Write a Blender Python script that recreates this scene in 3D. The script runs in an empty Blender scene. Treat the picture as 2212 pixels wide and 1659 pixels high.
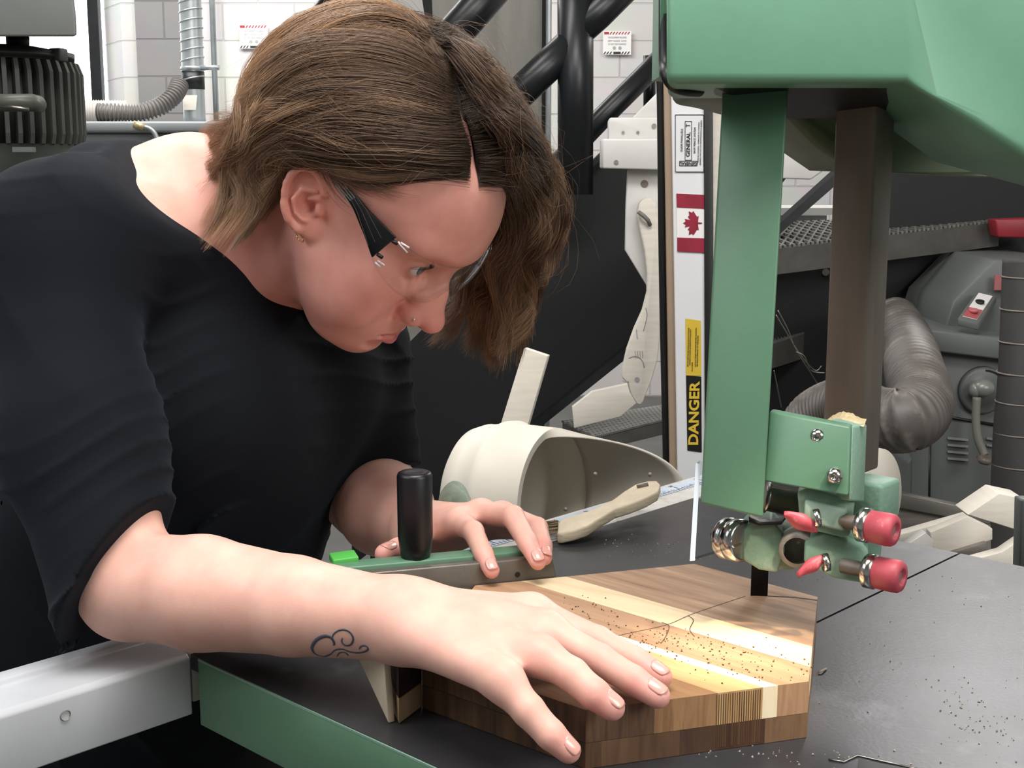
import bpy, bmesh, math, random
import numpy as np
from mathutils import Vector, Matrix, Euler, noise as mnoise

random.seed(7)
RNG = np.random.default_rng(11)
SC = bpy.context.scene
COL = SC.collection
PI = math.pi

# ------------------------------------------------------------------ camera
FOC = 2800.0                      # focal length in pixels of the 2212 wide frame
PITCH = math.radians(9.5)
CAMZ = 1.31
cam_data = bpy.data.cameras.new('camera')
cam_data.sensor_width = 36.0
cam_data.lens = FOC / 2212.0 * 36.0
cam_data.clip_start = 0.05
cam_data.clip_end = 60
cam = bpy.data.objects.new('camera', cam_data)
COL.objects.link(cam)
cam.location = (0, 0, CAMZ)
cam.rotation_euler = (PI / 2 - PITCH, 0, 0)
SC.camera = cam
_F = Vector((0, math.cos(PITCH), -math.sin(PITCH)))
_U = Vector((0, math.sin(PITCH), math.cos(PITCH)))
_R = Vector((1, 0, 0))
CAM = Vector((0, 0, CAMZ))


def P(u, v, d):
    """place at depth d (metres from the viewpoint) seen towards (u, v)"""
    return CAM + d * (_F + _R * ((u - 1106) / FOC) + _U * ((829.5 - v) / FOC))


def TZ(u, v, z):
    """where the sight line through (u, v) meets the level z"""
    r = _F + _R * ((u - 1106) / FOC) + _U * ((829.5 - v) / FOC)
    return CAM + r * ((z - CAMZ) / r.z)


def PY(u, v, y):
    """where the sight line meets the upright plane Y = y"""
    r = _F + _R * ((u - 1106) / FOC) + _U * ((829.5 - v) / FOC)
    return CAM + r * (y / r.y)


# ------------------------------------------------------------------ world, lights, exposure
W = bpy.data.worlds.new('daylight')
SC.world = W
W.use_nodes = True
W.node_tree.nodes['Background'].inputs[0].default_value = (0.93, 0.97, 1.0, 1)
W.node_tree.nodes['Background'].inputs[1].default_value = 5.0


def area(name, loc, target, size, power, color=(1, 1, 1), sy=None, spread=PI):
    l = bpy.data.lights.new(name, 'AREA')
    l.energy = power
    l.color = color
    l.shape = 'RECTANGLE'
    l.size = size
    l.size_y = sy or size
    l.spread = spread
    o = bpy.data.objects.new(name, l)
    COL.objects.link(o)
    o.location = loc
    o.rotation_euler = (Vector(target) - Vector(loc)).to_track_quat('-Z', 'Y').to_euler()
    return o


area('ceiling_light_front', (0.1, 0.45, 3.0), (-0.1, 0.95, 1.0), 1.5, 56, (1.0, 0.97, 0.94), 0.7)
area('ceiling_light_middle', (-0.9, 2.4, 3.1), (-0.5, 1.6, 1.0), 1.6, 30, (1.0, 0.98, 0.96), 0.5)
area('ceiling_light_back', (-1.2, 5.6, 3.3), (-1.0, 6.5, 1.0), 3.0, 150, (1.0, 0.99, 0.98), 1.2)
area('table_highlight_light', (1.45, 4.0, 2.45), (1.1, 3.2, 0.9), 0.5, 7, (1.0, 0.98, 0.95), 0.35)  # unseen area light, placed so its reflection brightens the table's near right corner
area('background_fill_right', (2.2, 4.9, 3.2), (1.6, 4.6, 0.8), 1.6, 55, (1.0, 0.98, 0.95), 1.0)  # fill added for the right background
area('ceiling_light_left', (-1.5, 0.3, 2.4), (-0.2, 1.0, 1.1), 1.4, 16, (0.96, 0.98, 1.0), 0.8)
area('fill_light_behind', (1.9, -0.6, 2.3), (0.4, 1.0, 1.2), 1.5, 40, (1.0, 0.97, 0.95), 1.0)  # unseen fill, set to the right to brighten saw head and apron


def spot(name, loc, target, power, color, deg, blend=0.6, radius=0.02):
    l = bpy.data.lights.new(name, 'SPOT')
    l.energy = power
    l.color = color
    l.spot_size = math.radians(deg)
    l.spot_blend = blend
    l.shadow_soft_size = radius
    o = bpy.data.objects.new(name, l)
    COL.objects.link(o)
    o.location = loc
    o.rotation_euler = (Vector(target) - Vector(loc)).to_track_quat('-Z', 'Y').to_euler()
    return o


spot('machine_lamp', (0.34, 0.62, 1.62), TZ(1600, 1405, 0.988), 42, (1.0, 0.84, 0.6), 13, 0.9, 0.03)

SC.view_settings.view_transform = 'Standard'
SC.view_settings.look = 'None'
SC.view_settings.exposure = 0.0
SC.view_settings.gamma = 1.0
SC.view_settings.use_curve_mapping = False


# ------------------------------------------------------------------ materials
def lin(h):
    h = h.lstrip('#')
    c = [int(h[i:i + 2], 16) / 255 for i in (0, 2, 4)]
    return tuple((x / 12.92 if x <= 0.04045 else ((x + 0.055) / 1.055) ** 2.4) for x in c) + (1,)


def nd(nt, kind, **kw):
    n = nt.nodes.new(kind)
    for k, v in kw.items():
        if k in n.inputs:
            n.inputs[k].default_value = v
        else:
            setattr(n, k, v)
    return n


def pmat(name, col, rough=0.5, metal=0.0, var=0.12, vscale=6.0, bump=0.0, bscale=60.0, stretch=(1, 1, 1),
         spec=0.5, coat=0.0, col2=None, fac=(0.45, 0.6), coord='Object', detail=4.0, dirt=None):
    """procedural surface: noise-varied colour + noise bump"""
    m = bpy.data.materials.new(name)
    m.use_nodes = True
    nt = m.node_tree
    b = nt.nodes['Principled BSDF']
    b.inputs['Roughness'].default_value = rough
    b.inputs['Metallic'].default_value = metal
    b.inputs['Specular IOR Level'].default_value = spec
    b.inputs['Coat Weight'].default_value = coat
    b.inputs['Coat Roughness'].default_value = 0.15
    c = lin(col) if isinstance(col, str) else col
    tc = nd(nt, 'ShaderNodeTexCoord')
    mp = nd(nt, 'ShaderNodeMapping')
    mp.inputs['Scale'].default_value = stretch
    nt.links.new(tc.outputs[coord], mp.inputs['Vector'])
    nz = nd(nt, 'ShaderNodeTexNoise', Scale=vscale, Detail=detail, Roughness=0.6)
    nt.links.new(mp.outputs[0], nz.inputs['Vector'])
    rp = nd(nt, 'ShaderNodeValToRGB')
    nt.links.new(nz.outputs['Fac'], rp.inputs[0])
    if col2 is None:
        lo = tuple(x * (1 - var) for x in c[:3]) + (1,)
        hi = tuple(min(1, x * (1 + var)) for x in c[:3]) + (1,)
        rp.color_ramp.elements[0].position = 0.3
        rp.color_ramp.elements[1].position = 0.7
    else:
        lo, hi = c, (lin(col2) if isinstance(col2, str) else col2)
        rp.color_ramp.elements[0].position = fac[0]
        rp.color_ramp.elements[1].position = fac[1]
    rp.color_ramp.elements[0].color = lo
    rp.color_ramp.elements[1].color = hi
    out = rp.outputs[0]
    if dirt:
        n2 = nd(nt, 'ShaderNodeTexNoise', Scale=dirt[1], Detail=6.0, Roughness=0.7)
        nt.links.new(tc.outputs[coord], n2.inputs['Vector'])
        r2 = nd(nt, 'ShaderNodeValToRGB')
        r2.color_ramp.elements[0].position = dirt[2]
        r2.color_ramp.elements[1].position = dirt[2] + dirt[3]
        nt.links.new(n2.outputs['Fac'], r2.inputs[0])
        mx = nd(nt, 'ShaderNodeMix', data_type='RGBA')
        nt.links.new(r2.outputs[0], mx.inputs[0])
        nt.links.new(out, mx.inputs[6])
        mx.inputs[7].default_value = lin(dirt[0])
        out = mx.outputs[2]
    nt.links.new(out, b.inputs['Base Color'])
    if bump:
        n3 = nd(nt, 'ShaderNodeTexNoise', Scale=bscale, Detail=3.0)
        nt.links.new(mp.outputs[0], n3.inputs['Vector'])
        bp = nd(nt, 'ShaderNodeBump', Strength=bump, Distance=0.002)
        nt.links.new(n3.outputs['Fac'], bp.inputs['Height'])
        nt.links.new(bp.outputs[0], b.inputs['Normal'])
    return m


def glass_mat(name, col=(1, 1, 1, 1), rough=0.02, ior=1.45):
    m = bpy.data.materials.new(name)
    m.use_nodes = True
    b = m.node_tree.nodes['Principled BSDF']
    b.inputs['Base Color'].default_value = col
    b.inputs['Transmission Weight'].default_value = 1.0
    b.inputs['Roughness'].default_value = rough
    b.inputs['IOR'].default_value = ior
    return m


M = {}
M['green'] = pmat('green_enamel', '#587f65', 0.42, var=0.10, vscale=5, bump=0.04, bscale=220, dirt=('#7c9a80', 9, 0.62, 0.2))
M['green_pale'] = pmat('dusty_green_enamel', '#7d9f8c', 0.5, var=0.12, vscale=14, bump=0.2, bscale=260, dirt=('#a9b5a2', 30, 0.55, 0.2))
M['green_cast'] = pmat('cast_green_enamel', '#66967a', 0.42, var=0.08, vscale=7, bump=0.04, bscale=150)
M['table_iron'] = pmat('worn_cast_iron', '#414144', 0.36, 0.45, var=0.3, vscale=6, bump=0.06, bscale=300, dirt=('#707074', 7, 0.56, 0.25))
M['steel_dark'] = pmat('dark_steel', '#7d736a', 0.45, 0.15, var=0.25, vscale=5, stretch=(6, 6, 0.8), bump=0.1, bscale=120)
M['steel_dusty'] = pmat('dusty_steel', '#8b8780', 0.6, 0.3, var=0.3, vscale=60, bump=0.2, bscale=300)
M['chrome'] = pmat('polished_steel', '#c9c8c4', 0.18, 1.0, var=0.08, vscale=20)
M['steel'] = pmat('brushed_steel', '#8f8b84', 0.32, 1.0, var=0.2, vscale=40)
M['blade'] = pmat('blade_steel', '#1b1d1f', 0.3, 0.8)
M['red_plastic'] = pmat('red_plastic', '#b34a57', 0.5, var=0.12, vscale=60, dirt=('#d98f8f', 90, 0.6, 0.15))
M['black_plastic'] = pmat('black_plastic', '#0c0d12', 0.38, var=0.2)
M['black_paint'] = pmat('black_paint', '#1b1d20', 0.35, var=0.3, vscale=9, bump=0.15, bscale=50)
M['black_plate'] = pmat('black_plate', '#0b0c0e', 0.6, var=0.3, vscale=4, bump=0.2, bscale=60, dirt=('#1b1c1c', 6, 0.58, 0.25))
M['white_paint'] = pmat('white_enamel', '#cfcdc9', 0.4, var=0.06, vscale=8)
M['white_rail'] = pmat('white_rail_enamel', '#b9bcc0', 0.35, var=0.05, vscale=10, dirt=('#8c8f92', 60, 0.68, 0.1))
M['white_wood'] = pmat('pale_wood', '#d9d2c6', 0.6, var=0.08, vscale=14, stretch=(1, 1, 8))
M['ply'] = pmat('pale_plywood', '#d6c6ae', 0.6, var=0.1, vscale=10, stretch=(8, 1, 1), bump=0.15)
M['ply_edge'] = pmat('plywood_edge', '#8c7a63', 0.7, var=0.5, vscale=12, stretch=(1, 1, 40))
M['grey_wood'] = pmat('weathered_board', '#77706a', 0.7, var=0.4, vscale=6, stretch=(1, 1, 12), bump=0.2)
M['tan'] = pmat('tan_edge_board', '#8e7a66', 0.6, var=0.1)
M['concrete'] = pmat('formed_concrete', '#a9a69f', 0.85, var=0.14, vscale=3, stretch=(4, 4, 0.7), bump=0.4, bscale=30, dirt=('#6f6d68', 10, 0.66, 0.12))
M['motor'] = pmat('dark_grey_enamel', '#42453f', 0.55, var=0.1)
M['motor_cap'] = pmat('grey_enamel', '#686b68', 0.5, var=0.06)
M['machine_grey'] = pmat('machine_grey', '#5d615f', 0.5, var=0.06, vscale=4)
M['galv'] = pmat('galvanised_steel', '#aab0b2', 0.35, 0.7, var=0.15, vscale=8)
M['hose_grey'] = pmat('grey_hose', '#6e6a66', 0.55, var=0.2, vscale=6)
M['hose_light'] = pmat('pale_hose', '#b5aea8', 0.5, var=0.12)
M['hose_dark'] = pmat('dark_duct', '#3c3b3b', 0.6, var=0.2, dirt=('#5a5856', 14, 0.6, 0.2))
M['brass'] = pmat('brass', '#c9b98a', 0.35, 0.6)
M['gold'] = pmat('gold', '#e8c878', 0.2, 1.0)
M['silver'] = pmat('silver', '#e8e6e0', 0.15, 1.0)
def thin_clear(name, refl, tint):
    m = bpy.data.materials.new(name)
    m.use_nodes = True
    nt = m.node_tree
    tr = nd(nt, 'ShaderNodeBsdfTransparent')
    tr.inputs[0].default_value = tint
    gs = nd(nt, 'ShaderNodeBsdfGlossy', Roughness=.08)
    lw = nd(nt, 'ShaderNodeLayerWeight', Blend=.3)
    mu = nd(nt, 'ShaderNodeMath', operation='MULTIPLY')
    mu.inputs[1].default_value = refl
    ms = nd(nt, 'ShaderNodeMixShader')
    nt.links.new(lw.outputs['Fresnel'], mu.inputs[0])
    nt.links.new(mu.outputs[0], ms.inputs[0])
    nt.links.new(tr.outputs[0], ms.inputs[1])
    nt.links.new(gs.outputs[0], ms.inputs[2])
    nt.links.new(ms.outputs[0], nt.nodes['Material Output'].inputs[0])
    return m


M['clear'] = thin_clear('clear_acrylic', .5, (.93, .95, .97, 1))
M['rubber'] = pmat('black_rubber', '#08090a', 0.45)


# ------------------------------------------------------------------ objects
def tag(o, label=None, cat=None, group=None, kind=None):
    if label: o['label'] = label
    if cat: o['category'] = cat
    if group: o['group'] = group
    if kind: o['kind'] = kind
    return o


def thing(name, loc, label, cat, group=None, rz=0.0):
    o = bpy.data.objects.new(name, None)
    o.empty_display_size = 0.05
    COL.objects.link(o)
    o.location = loc
    o.rotation_euler = (0, 0, rz)
    bpy.context.view_layer.update()
    return tag(o, label, cat, group)


def wmat(o):
    """world matrix of an object, without waiting for the scene to update"""
    m = o.matrix_basis.copy()
    return m if o.parent is None else wmat(o.parent) @ o.matrix_parent_inverse @ m


class MB:
    """collects shapes, then links them as ONE mesh object"""

    def __init__(self):
        self.v, self.f, self.mi, self.sm = [], [], [], []

    def add(self, vs, fs, mi=0, smooth=False):
        o = len(self.v)
        self.v += [tuple(x) for x in vs]
        self.f += [tuple(i + o for i in f) for f in fs]
        self.mi += [mi] * len(fs)
        self.sm += [smooth] * len(fs)
        return self

    def hexa(self, a, b, mi=0):
        """two quads a and b (4 points each, matching order) closed to a solid"""
        return self.add(list(a) + list(b), [(3, 2, 1, 0), (4, 5, 6, 7), (0, 1, 5, 4), (1, 2, 6, 5), (2, 3, 7, 6), (3, 0, 4, 7)], mi)

    def box(self, c, s, rot=None, mi=0):
        c = Vector(c)
        R = rot if rot is not None else Matrix.Identity(3)
        q = [(-1, -1), (1, -1), (1, 1), (-1, 1)]
        lo = [c + R @ Vector((x * s[0] / 2, y * s[1] / 2, -s[2] / 2)) for x, y in q]
        hi = [c + R @ Vector((x * s[0] / 2, y * s[1] / 2, s[2] / 2)) for x, y in q]
        return self.hexa(lo, hi, mi)

    def prism(self, pts, ext, mi=0):
        pts = [Vector(p) for p in pts]
        n = len(pts)
        e = Vector(ext)
        f = [tuple(range(n - 1, -1, -1)), tuple(range(n, 2 * n))]
        f += [(i, (i + 1) % n, n + (i + 1) % n, n + i) for i in range(n)]
        return self.add(pts + [p + e for p in pts], f, mi)

    def rings(self, rings, cap=True, mi=0, smooth=True, closed=False):
        n = len(rings[0])
        vs = [p for r in rings for p in r]
        fs = []
        m = len(rings)
        for j in range(m if closed else m - 1):
            k = (j + 1) % m
            for i in range(n):
                fs.append((j * n + i, j * n + (i + 1) % n, k * n + (i + 1) % n, k * n + i))
        self.add(vs, fs, mi, smooth)
        if cap and not closed:
            o = len(self.v) - len(vs)
            self.f += [tuple(o + i for i in range(n - 1, -1, -1)), tuple(o + (m - 1) * n + i for i in range(n))]
            self.mi += [mi, mi]
            self.sm += [False, False]
        return self

    def lathe(self, a, axis, prof, n=32, mi=0, smooth=True, cap=True):
        """prof: list of (distance along axis, radius)"""
        a = Vector(a)
        ax = Vector(axis).normalized()
        x = ax.orthogonal().normalized()
        y = ax.cross(x)
        R = [[a + ax * t + (x * math.cos(2 * PI * i / n) + y * math.sin(2 * PI * i / n)) * max(r, 1e-5) for i in range(n)] for t, r in prof]
        return self.rings(R, cap, mi, smooth)

    def cyl(self, a, b, r, r2=None, n=24, mi=0):
        a, b = Vector(a), Vector(b)
        L = (b - a).length
        return self.lathe(a, b - a, [(0, r), (L, r if r2 is None else r2)], n, mi)

    def tube(self, pts, r, n=12, mi=0, cap=True, rf=None):
        pts = [Vector(p) for p in pts]
        R = []
        x = None
        for i, p in enumerate(pts):
            t = (pts[min(i + 1, len(pts) - 1)] - pts[max(i - 1, 0)]).normalized()
            x = t.orthogonal().normalized() if x is None else (x - t * x.dot(t)).normalized()
            y = t.cross(x)
            rr = rf(i / (len(pts) - 1)) if rf else r
            R.append([p + (x * math.cos(2 * PI * k / n) + y * math.sin(2 * PI * k / n)) * rr for k in range(n)])
        return self.rings(R, cap, mi)

    def ball(self, c, r, n=20, mi=0, rot=None):
        c = Vector(c)
        r = (r, r, r) if isinstance(r, (int, float)) else r
        Rm = rot if rot is not None else Matrix.Identity(3)
        R = []
        for j in range(n + 1):
            t = PI * j / n
            s = max(math.sin(t), 1e-4)
            R.append([c + Rm @ Vector((r[0] * s * math.cos(2 * PI * i / n), r[1] * s * math.sin(2 * PI * i / n), -r[2] * math.cos(t))) for i in range(n)])
        return self.rings(R, True, mi)

    def build(self, name, mats, parent=None, bevel=0.0, seg=2, label=None, weld=True, inv=None):
        me = bpy.data.meshes.new(name)
        v = self.v
        o = bpy.data.objects.new(name, me)
        COL.objects.link(o)
        if parent is not None:
            o.parent = parent
            mi_ = wmat(parent).inverted() if inv is None else inv
            v = [tuple(mi_ @ Vector(p)) for p in v]
        me.from_pydata(v, [], self.f)
        for m in (mats if isinstance(mats, (list, tuple)) else [mats]):
            me.materials.append(M[m] if isinstance(m, str) else m)
        me.polygons.foreach_set('material_index', self.mi)
        me.polygons.foreach_set('use_smooth', self.sm)
        bm = bmesh.new()
        bm.from_mesh(me)
        bmesh.ops.recalc_face_normals(bm, faces=bm.faces)
        bm.to_mesh(me)
        bm.free()
        me.update()
        if bevel:
            md = o.modifiers.new('bevel', 'BEVEL')
            md.width = bevel
            md.segments = seg
            md.limit_method = 'ANGLE'
            md.angle_limit = math.radians(35)
            md.harden_normals = False
            for p in me.polygons: p.use_smooth = True
            try:
                me.shade_auto_smooth = True
            except Exception:
                pass
        if label: o['label'] = label
        return o


def single(o, label, cat, group=None, kind=None):
    """a thing that is one mesh: put its origin at its base"""
    me = o.data
    n = len(me.vertices)
    a = np.empty(n * 3, dtype=np.float32)
    me.vertices.foreach_get('co', a)
    a = a.reshape(n, 3)
    c = Vector(((a[:, 0].min() + a[:, 0].max()) / 2, (a[:, 1].min() + a[:, 1].max()) / 2, a[:, 2].min()))
    me.transform(Matrix.Translation(-c))
    o.location = c
    return tag(o, label, cat, group, kind)


def bez(pts, n):
    """smooth curve through the points"""
    pts = [Vector(p) for p in pts]
    out = []
    m = len(pts) - 1
    for k in range(n):
        t = k / (n - 1) * m
        i = min(int(t), m - 1)
        f = t - i
        p0, p1, p2, p3 = pts[max(i - 1, 0)], pts[i], pts[i + 1], pts[min(i + 2, m)]
        out.append(0.5 * ((2 * p1) + (p2 - p0) * f + (2 * p0 - 5 * p1 + 4 * p2 - p3) * f * f + (3 * p1 - p0 - 3 * p2 + p3) * f ** 3))
    return out


def text_mesh(body, size, M4, mat, name, parent, depth=0.0003, bold=0.0, align='CENTER'):
    """flat lettering as a mesh of its own, placed by the 4x4 matrix"""
    cu = bpy.data.curves.new('lettering', 'FONT')
    cu.body = body
    cu.size = size
    cu.align_x = align
    cu.align_y = 'CENTER'
    cu.extrude = depth
    cu.offset = bold
    cu.resolution_u = 3
    t = bpy.data.objects.new('lettering', cu)
    COL.objects.link(t)
    dg = bpy.context.evaluated_depsgraph_get()
    me = bpy.data.meshes.new_from_object(t.evaluated_get(dg))
    bpy.data.objects.remove(t)
    o = bpy.data.objects.new(name, me)
    COL.objects.link(o)
    me.materials.clear()
    me.materials.append(M[mat] if isinstance(mat, str) else mat)
    me.transform(M4)
    if parent is not None:
        me.transform(wmat(parent).inverted())
        o.parent = parent
    return o
# ------------------------------------------------------------------ the room
def block_mat(name, col, mortar, scale=1.0):
    m = bpy.data.materials.new(name)
    m.use_nodes = True
    nt = m.node_tree
    b = nt.nodes['Principled BSDF']
    b.inputs['Roughness'].default_value = 0.75
    tc = nd(nt, 'ShaderNodeTexCoord')
    sp = nd(nt, 'ShaderNodeSeparateXYZ')
    cb = nd(nt, 'ShaderNodeCombineXYZ')
    nt.links.new(tc.outputs['Object'], sp.inputs[0])
    ad = nd(nt, 'ShaderNodeMath', operation='ADD')
    nt.links.new(sp.outputs[0], ad.inputs[0])
    nt.links.new(sp.outputs[1], ad.inputs[1])
    nt.links.new(ad.outputs[0], cb.inputs[0])
    nt.links.new(sp.outputs[2], cb.inputs[1])
    br = nd(nt, 'ShaderNodeTexBrick', Scale=1.0)
    br.inputs['Brick Width'].default_value = 0.4
    br.inputs['Row Height'].default_value = 0.2
    br.inputs['Mortar Size'].default_value = 0.006
    br.inputs['Mortar Smooth'].default_value = 0.4
    br.inputs['Color1'].default_value = lin(col)
    br.inputs['Color2'].default_value = tuple(x * 0.94 for x in lin(col)[:3]) + (1,)
    br.inputs['Mortar'].default_value = lin(mortar)
    nt.links.new(cb.outputs[0], br.inputs['Vector'])
    nz = nd(nt, 'ShaderNodeTexNoise', Scale=5.0, Detail=6.0)
    nt.links.new(tc.outputs['Object'], nz.inputs['Vector'])
    mx = nd(nt, 'ShaderNodeMix', data_type='RGBA', blend_type='MULTIPLY')
    mx.inputs[0].default_value = 0.25
    nt.links.new(br.outputs[0], mx.inputs[6])
    nt.links.new(nz.outputs[1], mx.inputs[7])
    nt.links.new(mx.outputs[2], b.inputs['Base Color'])
    bp = nd(nt, 'ShaderNodeBump', Strength=0.5, Distance=0.01, invert=True)
    nt.links.new(br.outputs['Fac'], bp.inputs['Height'])
    nt.links.new(bp.outputs[0], b.inputs['Normal'])
    return m


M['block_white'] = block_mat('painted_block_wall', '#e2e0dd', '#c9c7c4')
M['block_shaded'] = block_mat('shaded_block_wall', '#8c8a88', '#767472')  # wall block darkened to carry the pier's shade
M['floor'] = pmat('concrete_floor', '#5b5a58', 0.6, var=0.2, vscale=3)
M['ceiling'] = pmat('ceiling_paint', '#c9c8c4', 0.9, var=0.05)
XL, XR, YR, YB, ZC = -4.2, 3.6, -3.0, 7.4, 3.6


def struct(name, mb, mat, **k):
    return tag(mb.build(name, mat, **k), kind='structure')


struct('floor', MB().box(((XL + XR) / 2, (YR + YB) / 2, -0.05), (XR - XL + 0.4, YB - YR + 1.0, 0.1)), 'floor')
struct('ceiling', MB().box(((XL + XR) / 2, (YR + YB) / 2, ZC + 0.05), (XR - XL + 0.4, YB - YR + 1.0, 0.1)), 'ceiling')
struct('wall_left', MB().box((XL - 0.1, (YR + YB) / 2, ZC / 2), (0.2, YB - YR + 0.6, ZC)), 'block_white')
struct('wall_right', MB().box((XR + 0.1, (YR + YB) / 2, ZC / 2), (0.2, YB - YR + 0.6, ZC)), 'block_white')
struct('wall_front', MB().box(((XL + XR) / 2, YR - 0.1, ZC / 2), (XR - XL, 0.2, ZC)), 'block_white')
# back wall with the window opening at its left end
wx0, wx1 = -3.9, (250 - 1106) / FOC * 7.7 / math.cos(PITCH) * 0.985
wx2 = (288 - 1106) / FOC * 7.4
sill = 1.58
head = 3.3
wb = MB()
wb.box(((XL + wx0) / 2, YB + 0.15, ZC / 2), (wx0 - XL, 0.3, ZC))
wb.box(((wx0 + wx1) / 2, YB + 0.15, sill / 2), (wx1 - wx0, 0.3, sill))
wb.box(((wx0 + wx1) / 2, YB + 0.15, (ZC + head) / 2), (wx1 - wx0, 0.3, ZC - head))
# splayed jamb + the rest of the wall
wb.prism([(wx1, YB + 0.3, 0), (wx2, YB, 0), (XR, YB, 0), (XR, YB + 0.3, 0)], (0, 0, ZC))
struct('wall_back', wb, 'block_white')
win = MB()
for x in (wx1 - 0.035, wx0 + 0.03, (wx0 + wx1) / 2 - 0.2):
    win.box((x, YB + 0.25, (sill + head) / 2), (0.06, 0.06, head - sill))
for z in (sill + 0.03, head - 0.03):
    win.box(((wx0 + wx1) / 2, YB + 0.25, z), (wx1 - wx0, 0.06, 0.06))
wf = struct('window_1', win, 'black_paint')
gl = MB().box(((wx0 + wx1) / 2, YB + 0.25, (sill + head) / 2), (wx1 - wx0 - 0.1, 0.006, head - sill - 0.1))
gm = bpy.data.materials.new('window_glass')
gm.use_nodes = True
nt = gm.node_tree
tr = nd(nt, 'ShaderNodeBsdfTransparent')
gs = nd(nt, 'ShaderNodeBsdfGlossy', Roughness=0.05)
ms = nd(nt, 'ShaderNodeMixShader')
ms.inputs[0].default_value = 0.06
nt.links.new(tr.outputs[0], ms.inputs[1])
nt.links.new(gs.outputs[0], ms.inputs[2])
nt.links.new(ms.outputs[0], nt.nodes['Material Output'].inputs[0])
gl.build('window_pane', gm, wf)

# pier between the window and the duct, its shade put into the grey
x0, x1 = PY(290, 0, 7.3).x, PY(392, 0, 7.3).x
struct('trim_1', MB().box(((x0 + x1) / 2, 7.35, ZC / 2), (x1 - x0, 0.1, ZC)), 'block_shaded')
# long grey trunking below the window
a, b = PY(60, 262, 6.03), PY(560, 262, 6.03)
tk = MB()
zt, zb = PY(300, 262, 6.03).z, PY(300, 286, 6.03).z
LEDGE = zt
tk.box(((a.x + b.x) / 2 - 0.4, 6.62, (zt + zb) / 2), (b.x - a.x + 0.8, 1.18, zt - zb))
tk.box(((a.x + b.x) / 2 - 0.4, 6.66, zb / 2), (b.x - a.x + 0.8, 1.1, zb))
struct('trim_2', tk, pmat('trunking_grey', '#8d9193', 0.5, var=0.05), bevel=0.01)

# board-formed concrete column and the light metal post beside it
cx0, cx1 = PY(700, 0, 5.2).x, PY(1171, 0, 5.2).x
M['bands'] = M['concrete']
cm = MB()
cm.box(((cx0 + cx1) / 2, 5.4, ZC / 2), (cx1 - cx0, 0.4, ZC))
struct('trim_3', cm, 'concrete')
x0, x1 = PY(1172, 0, 5.15).x, PY(1180, 0, 5.15).x
struct('trim_4', MB().box(((x0 + x1) / 2, 5.25, ZC / 2), (x1 - x0, 0.2, ZC)), 'black_plate')
x0, x1 = PY(1180, 0, 5.1).x, PY(1192, 0, 5.1).x
struct('trim_5', MB().box(((x0 + x1) / 2, 5.2, ZC / 2), (x1 - x0, 0.2, ZC)), 'galv', bevel=0.006)


# ------------------------------------------------------------------ wall signs
def warning_sign(u0, v0, u1, v1, y, label, faint=False):
    a, b = PY(u0, v0, y), PY(u1, v1, y)
    w, h = b.x - a.x, a.z - b.z
    cx, cz = (a.x + b.x) / 2, (a.z + b.z) / 2
    t = thing('warning_sign', (cx, y, b.z), label, 'sign')
    MB().box((cx, y, cz), (w, 0.004, h)).build('sign_panel', pmat('sign_white', '#f2f0ee', 0.5, var=0.02), t)
    red, blk = pmat('sign_red', '#b0303c', 0.5), pmat('sign_black', '#26262a', 0.5)
    for zt, mm, nm in ((cz + h * 0.41, red, 'hazard_stripe'), (cz - h * 0.43, blk, 'hazard_stripe')):
        mb = MB()
        for k in range(9):
            if nm and 3 <= k <= 5 and mm is blk:
                continue
            if k <= 1 and mm is red:
                continue
            x = cx - w * 0.44 + k * w * 0.105
            hh = h * 0.055
            mb.prism([(x - hh * 1.1, y - 0.003, zt - hh), (x - hh * .1, y - 0.003, zt - hh), (x + hh * 1.3, y - 0.003, zt + hh), (x + hh * .3, y - 0.003, zt + hh)], (0, 0.0006, 0))
        if mm is blk:
            mb.box((cx, y - 0.003, zt), (w * 0.26, 0.0006, h * 0.1))
        else:
            mb.box((cx - w * 0.38, y - 0.003, zt), (w * 0.17, 0.0006, h * 0.1))
        mb.build(nm, mm, t)
    for k, s in enumerate(('THIS EQUIPMENT REQUIRES', 'SAFETY GOGGLES · GLOVES', 'DO NOT USE IF DAMAGED')):
        z = cz + h * (0.22 - 0.14 * k)
        M4 = Matrix.Translation((cx, y - 0.0025, z)) @ Matrix.Rotation(PI / 2, 4, 'X') @ Matrix.Diagonal((0.62, 1, 1, 1))
        text_mesh(s, h * 0.105, M4, pmat('sign_grey_print', '#77757a', 0.6), 'lettering', t)
    for sx, c in ((-0.1, '#9fb09a'), (0.1, '#a4a7b0')):
        MB().cyl((cx + sx * w, y - 0.002, cz - h * 0.22), (cx + sx * w, y - 0.0034, cz - h * 0.22), h * 0.07).build('symbol', pmat('sign_symbol', c, 0.6), t)
    return t


warning_sign(1303, 67, 1363, 118, 7.38, 'white safety notice with red and black stripes on the wall beside the black stair post')
warning_sign(516, 53, 580, 105, 7.38, 'washed out white safety notice on the bright wall left of the hair')

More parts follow.
